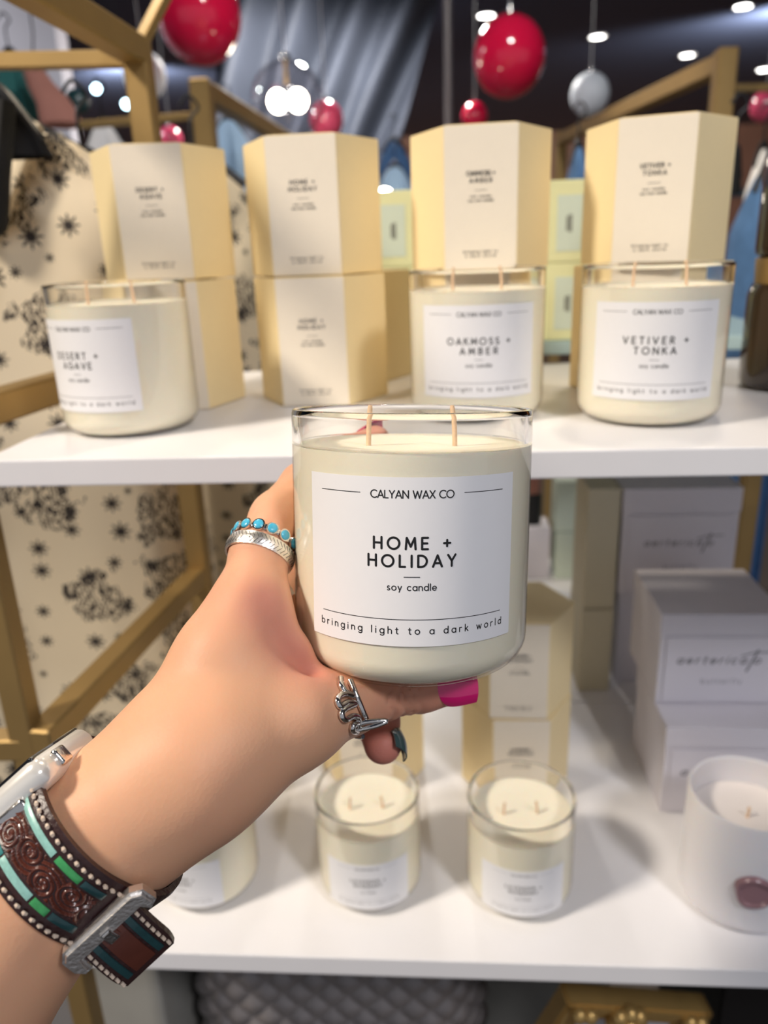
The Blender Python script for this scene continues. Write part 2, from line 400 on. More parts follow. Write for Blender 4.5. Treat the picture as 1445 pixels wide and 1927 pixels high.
# ================================================================== THE ROOM
def struct(name, me, m, smooth=False):
    return tag(link(name, me, m, None, smooth), kind='structure')
Zc = 3.0
struct('floor', box_mesh((0, 6, -0.05), XYZ, (7, 8, 0.05)), M['floor'])
struct('ceiling', box_mesh((0, 6, Zc+0.05), XYZ, (7, 8, 0.05)), M['navy'])
struct('wall_back', box_mesh((0, 12.0, 1.5), XYZ, (7, 0.05, 1.5)), M['brown'])
struct('wall_left', box_mesh((-5.0, 6, 1.5), XYZ, (0.05, 8, 1.5)), M['slate'])
struct('wall_right', box_mesh((6.5, 6, 1.5), XYZ, (0.05, 8, 1.5)), M['brown'])
# grey partition seen through the rack at the upper left
struct('wall_partition', box_mesh((-1.79, 3.4, 1.5), XYZ, (0.62, 0.06, 1.5)), M['greywall'])
struct('trim_1', box_mesh((0.6, 11.9, 2.10), XYZ, (6.4, 0.04, 0.05)), M['slate'])

def ceiling_light(px, py, label, r=0.055):
    p = onz(px, py, Zc)
    t = empty('ceiling_light', p, label, 'light', 'recessed ceiling lights')
    link('trim_ring', lathe([(r, -0.004), (r*1.25, -0.006), (r*1.28, 0), (r, 0)], 32), M['trimw'], t)
    link('diffuser', lathe([(0, -0.003), (r, -0.003), (r, 0.0), (0, 0)], 32), M['emit'], t)
ceiling_light(915, 29, 'round recessed ceiling light just above the big red balloon')
ceiling_light(1124, 69, 'round recessed ceiling light above the hanging white ball')
ceiling_light(1293, 104, 'round recessed ceiling light beside the tip of the lit gold rail')
ceiling_light(1398, 12, 'round recessed ceiling light above the gold post, at the top edge')
ceiling_light(1438, 131, 'round recessed ceiling light above the gold rod at the far edge', 0.06)
ceiling_light(695, 93, 'round recessed ceiling light beside the grey drape')

def hang_ball(px, py, rpx, d, m, label, name='balloon', squash=1.06, cat='balloon', group=None, cap=True):
    p = at(px, py, d); r = rpx*d/FPX
    t = empty(name, p, label, cat, group)
    pr = [(r*math.sin(PI*i/28), -r*squash*math.cos(PI*i/28)) for i in range(29)]
    pr[0] = (0, pr[0][1]); pr[-1] = (0, pr[-1][1])
    link('shell', lathe(pr, 48), m, t)
    link('hanging_cap', lathe([(0, r*squash*0.985), (r*.16, r*squash*0.985), (r*.13, r*squash+r*.16), (0, r*squash+r*.16)], 16), M['silver'], t)
    if cap: link('hanging_string', tube([(0, 0, r*squash), (0, 0, Zc-p.z)], 0.0012, 6), M['trimw'], t)
    return t
hang_ball(375, 30, 78, 2.1, M['red_ball'], 'large red balloon hanging at the top beside the gold frame corner')
hang_ball(958, 107, 67, 2.2, M['red_ball'], 'large shiny red balloon hanging above the oakmoss and amber boxes')
hang_ball(1110, 178, 36, 2.6, M['white_ball'], 'small white ball ornament hanging above the vetiver and tonka boxes', 'ball_ornament', cat='ornament')
hang_ball(272, 142, 40, 2.4, M['white_ball'], 'white ball ornament hanging half behind the gold post', 'ball_ornament', cat='ornament')
hang_ball(614, 226, 32, 2.9, M['pink_ball'], 'pink balloon hanging beside the lit glass globe')
hang_ball(321, 262, 22, 3.0, M['pink_ball'], 'small coral balloon just above the desert and agave boxes')
hang_ball(893, 219, 24, 3.1, M['red_ball'], 'small red balloon peeking over the oakmoss and amber box')
hang_ball(1440, 200, 27, 2.5, M['pink_ball'], 'pink balloon at the far edge under the gold rod')
# glass globe with two bulbs
gl = hang_ball(541, 190, 68, 2.5, M['ball_glass'], 'clear glass globe lamp with two glowing bulbs inside', 'globe_lamp', 1.0, 'lamp')
rg = 68*2.5/FPX
for dx in (-0.032, 0.034):
    bl = lathe([(0, -0.034)]+[(0.03*math.sin(PI*i/10), -0.034*math.cos(PI*i/10)) for i in range(1, 10)]+[(0, 0.034)], 20)
    bl.transform(Matrix.Translation((dx, 0, 0.0)))
    link('bulb', bl, M['emit_warm'], gl)
st_ = tube([(0, 0, rg), (0, 0, 0.05)], 0.006, 8); link('lamp_stem', st_, M['gold'], gl)
t = empty('tube_lamp', at(655, 197, 5.2), 'white tube lamp glowing behind the lit glass globe', 'lamp')
link('glowing_tube', tube([(-0.27, 0, 0.0), (0.27, 0, 0.02)], 0.03, 12), M['emit'], t)
link('lamp_bracket', box_mesh((0, 0.02, (Zc-at(655, 197, 5.2).z)/2), XYZ, (0.01, 0.01, (Zc-at(655, 197, 5.2).z)/2)), M['pole'], t)
t = empty('globe_lamp', at(724, 372, 1.9), 'small warm glowing globe lamp seen between the home and oakmoss boxes', 'lamp')
link('glowing_globe', lathe([(0, -.022)]+[(.022*math.sin(PI*i/10), -.022*math.cos(PI*i/10)) for i in range(1, 10)]+[(0, .022)], 20), M['emit_warm'], t)
link('lamp_base', tube([(0, 0, -0.016), (0, 0, -at(724, 372, 1.9).z)], 0.008, 10), M['gold'], t)
for px, py, lb in ((181, 167, 'pale blue fairy light above the gold rod, upper of two'), (238, 196, 'pale blue fairy light above the gold rod, beside the gold post')):
    p = at(px, py, 2.9); t = empty('fairy_light', p, lb, 'light')
    link('glowing_bulb', lathe([(0, -.016)]+[(.016*math.sin(PI*i/8), -.016*math.cos(PI*i/8)) for i in range(1, 8)]+[(0, .016)], 14), M['emit_blue'], t)
    link('hanging_wire', tube([(0, 0, 0.016), (0, 0, Zc-p.z)], 0.001, 6), M['black_plastic'], t)

# sheer grey drape hung from the ceiling, gathered into slanting folds
def drape():
    V, Fc = [], []; nu, nv = 90, 40
    tl, tr, bl, br = at(395, -60, 4.0), at(840, -60, 4.6), at(420, 300, 4.2), at(745, 300, 4.7)
    for j in range(nv+1):
        v = j/nv
        for i in range(nu+1):
            u = i/nu
            p = tl.lerp(tr, u).lerp(bl.lerp(br, u), v)
            ph = u*26+v*5.5
            p = p+Vector((0, 1, 0))*(0.075*math.sin(ph)+0.05*math.sin(ph*0.43+2*v+1))
            V.append(p)
    for j in range(nv):
        for i in range(nu):
            a = j*(nu+1)+i; Fc.append((a, a+1, a+nu+2, a+nu+1))
    me = pydata(V, Fc)
    o = link('grey_drape', me, M['drape']); md = o.modifiers.new('thick', 'SOLIDIFY'); md.thickness = 0.004
    tag(o, 'dark grey sheer drape hanging in slanting folds from the ceiling', 'drape')
drape()
p = onz(843, 30, Zc)
pb = at(843, 120, 2.6)
t = empty('thin_pole', (pb.x, pb.y, 0), 'thin grey upright pole rising behind the oakmoss and amber boxes', 'pole')
link('pole_shaft', tube([(0, 0, 0.02), (0, 0, Zc)], 0.013, 12), M['pole'], t)
link('pole_foot', lathe([(0, 0), (0.12, 0), (0.12, 0.012), (0.02, 0.02), (0, 0.02)], 32), M['pole'], t)

# ================================================================== garment racks (gold)
def rack(name, label, bars, w, loc):
    t = empty(name, loc, label, 'rack')
    for nm, a, b, ww in bars:
        bm = bmesh.new(); square_bar(bm, a, b, ww or w)
        bmesh.ops.bevel(bm, geom=bm.edges[:], offset=(ww or w)*0.08, segments=1, affect='EDGES')
        link(nm, mesh_of(bm), M['gold'], t, False, loc)
    return t
RR = Vector((-0.201, 0.769, 0)); FP = Vector((-0.264, 0.478, 0))
zt = 1.672
dirT = (RR-FP).normalized()
near = RR-dirT*0.75
rack('garment_rack', 'gold square-tube garment rack with printed robes, beside the shelves', [
    ('post', RR, RR+Vector((0, 0, zt+.010)), 0.021), ('post', FP, FP+Vector((0, 0, zt)), 0.018),
    ('top_rail', RR+Vector((0, 0, zt)), RR+Vector((-.060, -.52, zt)), 0.022),
    ('top_rail', RR+Vector((0, 0, zt-.006)), at(-260, 119, .69), 0.013),
    ('brace', RR+Vector((0, 0, zt)), at(318, -25, 0.72), 0.010),
    ('top_rail', FP+Vector((-.6, .055, zt)), FP+Vector((0, 0, zt)), 0.018),
    ('shelf_rail', FP+Vector((-.02, 0, 1.405)), RR+Vector((-.03, 0, 1.405)), 0.022),
    ('low_rail', FP+Vector((.012, -.01, 1.177)), RR+Vector((0, 0, 1.177)), 0.020),
    ('low_rail', FP+Vector((-0.6, 0, 1.17)), FP+Vector((0, 0, 1.17)), 0.018),
], 0.025, (RR.x, RR.y, 0))

b1 = at(377, 150, 1.3); b2 = at(1367, 92, 1.25)
dd = Vector((0.03, 1, 0))
rack('garment_rack', 'gold garment rack standing behind the shelves with a hanging rod at each end', [
    ('post', (b1.x, b1.y, 0), b1, 0.034), ('post', (b2.x, b2.y, 0), b2, 0.032),
    ('top_rail', b1-Vector((0, 0, .015)), b1+Vector((0.11, 0.9, -0.02)), 0.03), ('top_rail', b2-Vector((0, 0, .02)), b2+Vector((-0.06, 0.9, -0.02)), 0.03),
    ('post', (b1.x+.11, b1.y+.9, 0), b1+Vector((0.11, .9, 0)), 0.03), ('post', (b2.x-.06, b2.y+.9, 0), b2+Vector((-0.06, .9, 0)), 0.03),
    ('hanging_rod', at(150, 236, 1.33), at(400, 216, 1.33), 0.012), ('hanging_rod', at(1375, 166, 1.3), at(1520, 164, 1.3), 0.012),
], 0.03, (b1.x, b1.y, 0))
b3 = onz(1410, 1000, 1.2)
q0 = at(1402, 985, 0.93)
t = rack('gold_post', 'dark gold upright post beside the blue cloth and white boxes', [('upright', (q0.x, q0.y, 0), (q0.x, q0.y, 1.375), 0.02), ('foot_plate', (q0.x-.04, q0.y, 0.003), (q0.x+.04, q0.y, 0.003), 0.006)], 0.02, (q0.x, q0.y, 0))
t['category'] = 'post'

# printed robes
def robe(name, label, base, w, depth, ztop, zbot, rz, shoulder=0.09, sleeve=None, collar=True, m='robe', cat='robe', group='printed robes on the rack', folds=7, seed=1, flare=1.15):
    """hanging garment: closed folded tube with sloping shoulders, a sleeve and a neckline"""
    rnd = random.Random(seed); ph = [rnd.uniform(0, 6) for _ in range(4)]
    t = empty(name, base, label, cat, group, rz)
    nu, nv = 96, 44; V, Fc, UV = [], [], []
    for j in range(nv+1):
        v = j/nv; z = ztop+(zbot-ztop)*v
        dz = ztop-z
        ww = w*(0.22+0.78*min(1, dz/shoulder)**0.6)*(1+(flare-1)*v)/2
        dp = depth*(0.35+0.65*min(1, dz/shoulder))/2
        for i in range(nu):
            a = 2*PI*i/nu
            f = 1+0.22*min(1, v*3)*math.sin(folds*a+ph[0]+v*1.2)+0.12*v*math.sin(folds*1.9*a+ph[1])
            ca, sa = math.cos(a), math.sin(a)
            x = ww*math.copysign(abs(ca)**0.7, ca)*(1+0.03*math.sin(3*v*PI+ph[2])); y = dp*math.copysign(abs(sa)**0.8, sa)*f
            V.append((x, y, z)); UV.append((x+y*0.5+(3.0 if sa > 0 else 0), z))
    for j in range(nv):
        for i in range(nu):
            a = j*nu+i; b = j*nu+(i+1) % nu; Fc.append((a, b, b+nu, a+nu))
    Fc.append(tuple(range(nu))[::-1])
    def done(nm, V, Fc, UV, mm):
        me = pydata(V, Fc); u = me.uv_layers.new(name='uv')
        for lp in me.loops: u.data[lp.index].uv = UV[lp.vertex_index]
        return link(nm, me, mm, t)
    done('body', V, Fc, UV, M[m])
    for sl in (sleeve or []):
        x0, z0, x1, z1, rw, rd = sl
        V, Fc, UV = [], [], []
        for j in range(21):
            v = j/20
            c = Vector((x0+(x1-x0)*v, 0, z0+(z1-z0)*v)); d = Vector((x1-x0, 0, z1-z0)).normalized(); n = Vector((d.z, 0, -d.x))
            for i in range(40):
                a = 2*PI*i/40
                q = c+n*rw*math.cos(a)*(0.8+.35*v)+Vector((0, 1, 0))*rd*math.sin(a)*(1+.2*math.sin(5*a+v*2))
                V.append(tuple(q)); UV.append((q.x+q.y*.6+5.3, q.z))
        for j in range(20):
            for i in range(40):
                a = j*40+i; b = j*40+(i+1) % 40; Fc.append((a, b, b+40, a+40))
        Fc.append(tuple(range(40))[::-1]); Fc.append(tuple(range(800, 840)))
        done('sleeve', V, Fc, UV, M[m])
    if collar:
        pts = [(-w*.17, -depth*.3, ztop-.005), (-w*.10, -depth*.52, ztop-.05), (0, -depth*.60, ztop-.095), (w*.10, -depth*.52, ztop-.05), (w*.17, -depth*.3, ztop-.005)]
        c = catmull(pts, 8)
        me = tube(c, (0.013, 0.006), 10) if False else tube(c, [(0.012, 0.007)]*len(c), 10)
        u = me.uv_layers.new(name='uv')
        for lp in me.loops:
            q = me.vertices[lp.vertex_index].co; u.data[lp.index].uv = (q.x*1.3+7, q.z)
        link('collar', me, M[m], t)
    # hanger: wooden bar and metal hook reaching up
    bm = bmesh.new(); tube(catmull([(-w*.32, 0, ztop-.03), (0, 0, ztop+.012), (w*.32, 0, ztop-.03)], 8), 0.006, 8, bm)
    tube(catmull([(0, 0, ztop+.012), (0, 0, ztop+.05), (0.012, 0, ztop+.065), (0.0, 0, ztop+.08), (-.012, 0, ztop+.068)], 6), 0.002, 6, bm)
    link('hanger', mesh_of(bm), M['black_plastic'], t)
    return t
g1 = at(10, 470, 0.74); g1b = (g1.x, g1.y, 0)
robe('printed_robe', 'cream robe with black star print and a cuffed sleeve, hanging behind the desert candle', g1b, 0.30, 0.08, at(50, 245, .74).z, 0.93, rad(8), 0.08,
     sleeve=[(0.045, at(60, 270, .74).z-.01, 0.083, at(140, 402, .74).z, 0.034, 0.03)], seed=3, flare=1.05, folds=6)
g2 = at(268, 1050, 0.98)
robe('printed_robe', 'black and cream printed robe hanging below the shelf, against the gold post', (g2.x, g2.y, 0), 0.14, 0.10, 1.60, 0.90, rad(14), 0.10, seed=8, flare=1.35, folds=5)
g3 = at(440, 1010, 1.20)
robe('printed_robe', 'dark printed robe hanging in shadow beyond the gold post', (g3.x, g3.y, 0), 0.20, 0.14, 1.62, 0.02, rad(5), 0.10, seed=12, flare=1.2, folds=6)
bk = at(-6, 262, 0.62)
robe('black_blouse', 'black knit top hanging over the printed robe at the frame edge', (bk.x, bk.y, 0), 0.11, 0.05, at(0, 196, .62).z, at(0, 296, .62).z, rad(0), 0.09, m='black', cat='top', group=None, seed=4, folds=4)
def far_garment(name, label, px, ztopy, zboty, wpx, d, m, cat, rz=0, seed=1, depth=0.10):
    p = at(px, (ztopy+zboty)/2, d)
    return robe(name, label, (p.x, p.y, 0), wpx*d/FPX, depth, at(px, ztopy, d).z, at(px, zboty, d).z, rz, 0.08, m=m, cat=cat, group=None, collar=False, seed=seed)
far_garment('knit_jumper', 'blue knitted jumper hanging beside the vetiver and tonka boxes', 1402, 330, 1140, 78, 1.15, 'blue_knit', 'jumper', 0.2, 2)
far_garment('black_scarf', 'black scarf hung over the blue jumper', 1378, 295, 365, 34, 1.10, 'black', 'scarf', 0, 3, 0.05)
far_garment('white_shirt', 'white shirt hanging beside the black scarf', 1425, 285, 470, 40, 1.5, 'whitecloth', 'shirt', 0, 6, 0.05)
far_garment('pale_blue_blouse', 'pale blue top hanging on the rod behind the desert box', 437, 232, 400, 80, 1.95, 'paleblue', 'top', 0, 5)
far_garment('white_blouse', 'white top with pale blue shading hanging under the rod beside the gold post', 208, 240, 420, 90, 1.5, 'whitecloth', 'top', 0, 7)
far_garment('teal_blouse', 'dark teal top hanging at the far upper corner behind the rack', 38, 112, 330, 80, 1.7, 'greencloth', 'top', 0, 8)
far_garment('pale_bundle_blouse', 'pale cloth bundle hanging between the home and oakmoss boxes', 745, 318, 470, 70, 2.2, 'paleblue', 'blouse', 0, 9)
p = at(742, 300, 2.4)
robe('navy_coat', 'navy coat hanging between the home and oakmoss boxes, behind the pale cloth', (p.x, p.y, 0), 0.12, 0.10, at(742, 270, 2.4).z, 0.02, 0, 0.08, m='blue_knit', cat='coat', group=None, collar=False, seed=10)
far_garment('navy_print_blouse', 'navy and white top hanging between the oakmoss and vetiver boxes', 1082, 285, 560, 34, 1.5, 'blue_knit', 'top', 0, 11)
p = at(92, 180, 1.6)
t = empty('pink_garment', p, 'terracotta pink garment folded over a dark hanger, beside the teal top', 'garment')
link('folded_cloth', tube(catmull([at(62, 132, 1.6)-p, at(80, 165, 1.6)-p, at(102, 195, 1.6)-p, at(118, 236, 1.6)-p], 8), [(0.022+.001*i, 0.014) for i in range(25)], 16), M['terracotta'], t)
link('dark_hanger', tube([at(40, 128, 1.6)-p, at(86, 126, 1.6)-p], 0.007, 10), M['black_plastic'], t)
link('hanger_hook', tube([at(62, 126, 1.6)-p, at(62, 60, 1.6)-p, Vector((at(62, 60, 1.6)-p).xy.to_3d())+Vector((0, 0, Zc-p.z))], 0.002, 6), M['black_plastic'], t)
p = at(145, 192, 1.80)
t = empty('dark_camera_ornament', p, 'small dark round ornament hanging beside the terracotta pink garment', 'ornament')
link('ornament_body', lathe([(0, -.028)]+[(.03*math.sin(PI*i/10), -.028*math.cos(PI*i/10)) for i in range(1, 10)]+[(0, .028)], 20), M['inlay_dark'], t)
link('hanging_string', tube([(0, 0, .028), (0, 0, Zc-p.z)], 0.001, 6), M['black_plastic'], t)
ob = t; ob.name = 'round_ornament'

# ================================================================== shelves
s0 = onz(0, 851, ZU).dot(DS)
def shelf(name, label, s_a, s_b, t_a, t_b, z, th, m='white'):
    c = W((s_a+s_b)/2, (t_a+t_b)/2, z-th/2)
    me = box_mesh(c, STZ, ((s_b-s_a)/2, (t_b-t_a)/2, th/2), 0.0012, 2)
    t = empty(name, c, label, 'shelf')
    link('board', me, M[m], t, False, c)
    for s in (s_a+0.06, s_b-0.06):
        bm = bmesh.new(); square_bar(bm, W(s, t_a+.12, z-th-.006), W(s, t_b-.01, z-th-.006), 0.012)
        link('bracket', mesh_of(bm), M['gold_dark'], t, False, c)
    return t
shelf('display_shelf', 'upper white display shelf carrying three jar candles and the cream hexagonal boxes', -0.262, 0.55, 0.41, 0.737, ZU, 0.016)
shelf('display_shelf', 'lower white display shelf carrying the small candles and white gift boxes', -0.272, 0.55, 0.41, 0.737, ZL, 0.0165)
shelf('glass_shelf', 'pale teal glass shelf of the unit behind, carrying pale green boxes', -0.10, 0.35, 0.765, 1.10, 1.411, 0.013, 'teal_glass')
shelf('rear_shelf', 'white lower shelf of the unit behind, seen between the cream and white boxes', -0.10, 0.42, 0.7385, 1.15, ZL, 0.0165)

# ------------------------------------------------------------------ hexagonal candle boxes
HA, HH = 0.0491, 0.0906
def hex_pts(a, rot=0): return [(a*math.cos(rad(60*k+180)+rot), a*math.sin(rad(60*k+180)+rot)) for k in range(6)]
def hexbox(s, t, z, rot, lines, label, group, part_label=True):
    o = empty('candle_box', W(s, t, z), label, 'box', group, -PSI+rot)
    bm = bmesh.new()
    lo = [bm.verts.new((x, y, 0.0004)) for x, y in hex_pts(HA)]; hi = [bm.verts.new((x, y, HH-.0006)) for x, y in hex_pts(HA)]
    bm.faces.new(lo[::-1]); bm.faces.new(hi)
    for k in range(6): bm.faces.new((lo[k], lo[(k+1) % 6], hi[(k+1) % 6], hi[k]))
    bmesh.ops.bevel(bm, geom=bm.edges[:], offset=0.0006, segments=2, affect='EDGES')
    link('carton', mesh_of(bm), M['box'], o, False)
    inr = HA*math.cos(rad(30))
    link('lid_flap', box_mesh((0, 0, HH-.0004), XYZ, (HA*.46, inr*.96, 0.0003)), M['box'], o, False)
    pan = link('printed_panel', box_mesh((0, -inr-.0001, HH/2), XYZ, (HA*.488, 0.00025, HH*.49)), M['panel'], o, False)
    def place(x, y): return (x, -inr-.0006, y)
    L = []
    l1, l2, d1, d2 = lines
    for tx, zz, wd, h, th in ((l1, .0595, .0165 if len(l1) < 8 else .0185, .0026, .00052), (l2, .0552, .0023*len(l2)+.003, .0026, .00052)):
        L += [(s_, th) for s_ in layout(tx, wd, h)]
    L.append(([(-.004, .0505), (.004, .0505)], .00025))
    for tx, zz, wd, h in ((d1, .0462, .0135, .0014), (d2, .0436, .0165, .0014), ('bringing light to', .0115, .0225, .0015), ('a dark world', .0088, .0200, .0015)):
        L += [(s_, .0003) for s_ in [[(x, y+zz) for x, y in q] for q in layout(tx, wd, h)]]
    out = []
    k = 0
    for tx, zz in ((l1, .0595), (l2, .0552)):
        n = len([1 for c in tx if c != ' ' for _ in G[c][1]])
        for q, th in L[k:k+n]: out.append(([(x, y+zz) for x, y in q], th))
        k += n
    out += L[k:]
    link('lettering', strokes_mesh(out, place), M['ink_soft'], pan, False)
    return o
Bx = 'hexagonal cream candle boxes'
scent = {'des': ('DESERT +', 'AGAVE', 'soy candle', 'twelve ounces' if False else 'soy wax candle'), 'home': ('HOME +', 'HOLIDAY', 'soy candle', 'soy wax candle'),
         'oak': ('OAKMOSS +', 'AMBER', 'soy candle', 'soy wax candle'), 'vet': ('VETIVER +', 'TONKA', 'soy candle', 'soy wax candle'),
         'lav': ('LAVENDER +', 'ROSEMARY', 'soy candle', 'soy wax candle')}
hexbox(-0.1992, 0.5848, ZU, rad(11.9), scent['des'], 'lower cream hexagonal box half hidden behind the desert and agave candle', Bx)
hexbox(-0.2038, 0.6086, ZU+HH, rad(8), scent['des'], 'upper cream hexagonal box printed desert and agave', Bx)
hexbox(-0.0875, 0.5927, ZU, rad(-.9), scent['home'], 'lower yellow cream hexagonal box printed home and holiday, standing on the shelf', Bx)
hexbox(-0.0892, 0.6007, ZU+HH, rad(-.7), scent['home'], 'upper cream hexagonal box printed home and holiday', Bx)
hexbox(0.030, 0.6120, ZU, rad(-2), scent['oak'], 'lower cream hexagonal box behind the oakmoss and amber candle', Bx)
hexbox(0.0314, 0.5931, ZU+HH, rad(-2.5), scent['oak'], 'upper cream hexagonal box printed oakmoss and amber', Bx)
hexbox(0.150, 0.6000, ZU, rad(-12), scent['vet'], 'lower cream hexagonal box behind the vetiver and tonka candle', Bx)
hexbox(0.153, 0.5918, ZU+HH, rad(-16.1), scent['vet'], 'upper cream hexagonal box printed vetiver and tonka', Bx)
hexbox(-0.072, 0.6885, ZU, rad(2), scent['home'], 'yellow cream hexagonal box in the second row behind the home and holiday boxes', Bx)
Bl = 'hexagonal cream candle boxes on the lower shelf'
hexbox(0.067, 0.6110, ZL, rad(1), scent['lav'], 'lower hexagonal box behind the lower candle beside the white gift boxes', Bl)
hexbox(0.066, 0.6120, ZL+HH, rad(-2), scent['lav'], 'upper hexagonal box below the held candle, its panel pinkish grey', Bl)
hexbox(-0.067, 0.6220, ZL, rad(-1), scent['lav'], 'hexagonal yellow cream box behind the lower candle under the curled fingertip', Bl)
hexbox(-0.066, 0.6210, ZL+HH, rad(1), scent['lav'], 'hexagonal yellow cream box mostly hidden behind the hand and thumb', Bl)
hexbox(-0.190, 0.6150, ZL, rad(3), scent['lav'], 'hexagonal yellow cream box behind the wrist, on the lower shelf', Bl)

# ------------------------------------------------------------------ jar candles
JR, JH, WZ = 0.0435, 0.0930, 0.0808
def jar_profile(R_, H_, wz, fil):
    pr = [(0, 0.0004), (R_-fil-.002, 0.0004), (R_-fil, 0.0)]
    pr += [(R_-fil+fil*math.sin(rad(a)), fil-fil*math.cos(rad(a))) for a in range(10, 91, 10)]
    pr += [(R_, wz), (R_, wz+.0008), (R_, H_-.0024), (R_, H_-.0016), (R_-.0004, H_-.0003), (R_-.0012, H_), (R_-.0021, H_-.0004), (R_-.0025, H_-.0016), (R_-.0025, H_-.0026), (R_-.0025, wz+.0014), (R_-.0025, wz+.0006), (R_-.0002, wz+.0001), (R_-.0002, fil)]
    pr += [(R_-fil+(fil-.0002)*math.cos(rad(a)), fil-(fil-.0009)*math.sin(rad(a))) for a in range(10, 91, 10)]
    pr += [(0, 0.0009)]
    return pr
def wax_profile(R_, wz, fil):
    pr = [(0, 0.0014)]+[(R_-fil+(fil-.0004)*math.sin(rad(a)), fil-(fil-.0014)*math.cos(rad(a))) for a in range(0, 91, 10)]
    return pr+[(R_-.0004, wz-.0004), (R_-.0030, wz), (R_-.008, wz-.0006), (0, wz-.0008)]
def label_mesh(R_, z0, z1, a0, a1, th=.00012, n=48):
    bm = bmesh.new(); g = []
    for r in (R_+.00004, R_+.00004+th):
        g.append([[bm.verts.new((r*math.sin(a0+(a1-a0)*i/n), -r*math.cos(a0+(a1-a0)*i/n), z)) for i in range(n+1)] for z in (z0, z1)])
    for i in range(n):
        bm.faces.new((g[1][0][i], g[1][0][i+1], g[1][1][i+1], g[1][1][i])); bm.faces.new((g[0][0][i+1], g[0][0][i], g[0][1][i], g[0][1][i+1]))
        for k in (0, 1): bm.faces.new((g[0][k][i], g[0][k][i+1], g[1][k][i+1], g[1][k][i]))
    for i in (0, n): bm.faces.new((g[0][0][i], g[1][0][i], g[1][1][i], g[0][1][i]))
    return mesh_of(bm)
def label_strokes(l1, l2, s=1.0, wide=None):
    """all the writing on a candle label; z measured down from the label's top edge (full-size label 55.5 mm tall)"""
    wd = {'HOME +': .0246, 'HOLIDAY': .0283, 'DESERT +': .031, 'AGAVE': .0215, 'OAKMOSS +': .0385, 'AMBER': .0225, 'VETIVER +': .036, 'TONKA': .0230}
    out = []
    def line(tx, w_, h, th, base): out.extend(([(x*s, (y-base)*s) for x, y in q], th*s) for q in layout(tx, w_, h))
    line('CALYAN WAX CO', .0266, .00238, .00038, .0066)
    for sg in (-1, 1): out.append(([(sg*.0170*s, -.0052*s), (sg*.0323*s, -.0052*s)], .00024*s))
    line(l1, wd.get(l1, .0034*len(l1)+.003), .0037, .00072, .0230)
    line(l2, wd.get(l2, .0037*len(l2)), .0037, .00072, .0288)
    out.append(([(-.0025*s, -.0322*s), (.0025*s, -.0322*s)], .00028*s))
    line('soy candle', .0158, .0021, .00034, .0366)
    out.append(([(-.0325*s, -.0464*s), (.0325*s, -.0464*s)], .00024*s))
    line('bringing light to a dark world', .0665, .0022, .00034, .0512)
    return out
def candle(name, mw, R_, H_, wz, fil, l1, l2, label, group, lab=(0.0177, 0.0732, 50), rot=0.0, wicks=((-.0155, -.008), (.0150, -.010)), wlen=.0135, s=1.0, ink='ink', lean=(0.0006, -0.0012)):
    o = bpy.data.objects.new(name, None); COL.objects.link(o); o.matrix_world = mw; o.empty_display_size = .02
    tag(o, label, 'candle', group)
    gj = link('glass_jar', lathe(jar_profile(R_, H_, wz, fil), 96), M['glass'], o)
    gj.data.materials.append(M['rim_glass'])
    for p in gj.data.polygons: p.material_index = 1 if p.center.z > wz+.0004 else 0
    link('wax', lathe(wax_profile(R_, wz, fil), 96), M['wax'], o)
    for (x, y), ln in zip(wicks, lean):
        link('wick', tube(catmull([(x, y, wz-.002), (x+ln*.3, y, wz+wlen*.5), (x+ln, y, wz+wlen)], 5), [.0009]*10+[.0007], 10), M['wick'], o)
    z0, z1, ang = lab
    lb = link('label', label_mesh(R_, z0, z1, rad(-ang)+rot, rad(ang)+rot), M['label'], o)
    rr = R_+.00022
    def place(x, y):
        a = x/R_+rot
        return (rr*math.sin(a), -rr*math.cos(a), z1+y)
    link('lettering', strokes_mesh(label_strokes(l1, l2, s), place), M[ink], lb, False)
    return o
TILT = rad(10)
AX = CU*math.cos(TILT)-CF*math.sin(TILT); NX = CF*math.cos(TILT)+CU*math.sin(TILT)
RIM = at(774.5, 767.5, 0.280)
mw = Matrix((CR, NX, AX)).transposed().to_4x4(); mw.translation = RIM-AX*JH
candle('jar_candle', mw, JR, JH, WZ, 0.011, 'HOME +', 'HOLIDAY', 'clear glass candle labelled home and holiday, held up in the hand', 'two-wick jar candles', rot=rad(-1.5))
HELD = mw.copy()
def on_shelf(s, t, z, rz):
    mm = Matrix.Rotation(-PSI+rz, 4, 'Z'); mm.translation = W(s, t, z); return mm
candle('jar_candle', on_shelf(-0.2040, 0.4970, ZU, 0), JR, JH, WZ, 0.011, 'DESERT +', 'AGAVE', 'glass candle labelled desert and agave, on the upper shelf beside the printed robe', 'two-wick jar candles', rot=rad(-19))
candle('jar_candle', on_shelf(0.0255, 0.5170, ZU, 0), JR, JH, WZ, 0.011, 'OAKMOSS +', 'AMBER', 'glass candle labelled oakmoss and amber, right behind the held candle', 'two-wick jar candles', rot=rad(-1))
candle('jar_candle', on_shelf(0.1325, 0.4960, ZU, 0), JR, JH, WZ, 0.011, 'VETIVER +', 'TONKA', 'glass candle labelled vetiver and tonka, on the upper shelf beside the amber jars', 'two-wick jar candles', rot=rad(-12))
SR, SH, SW = 0.0400, 0.087, 0.071
sk = dict(lab=(0.010, 0.051, 47), s=0.70, ink='ink_soft', wicks=((-.013, -.004), (.012, -.002)), wlen=.010)
candle('jar_candle', on_shelf(-0.188, 0.4805, ZL, 0), SR, SH, SW, 0.014, 'LAVENDER +', 'ROSEMARY', 'small glass candle partly hidden behind the wrist and watch buckle', 'small jar candles on the lower shelf', rot=rad(-14), **sk)
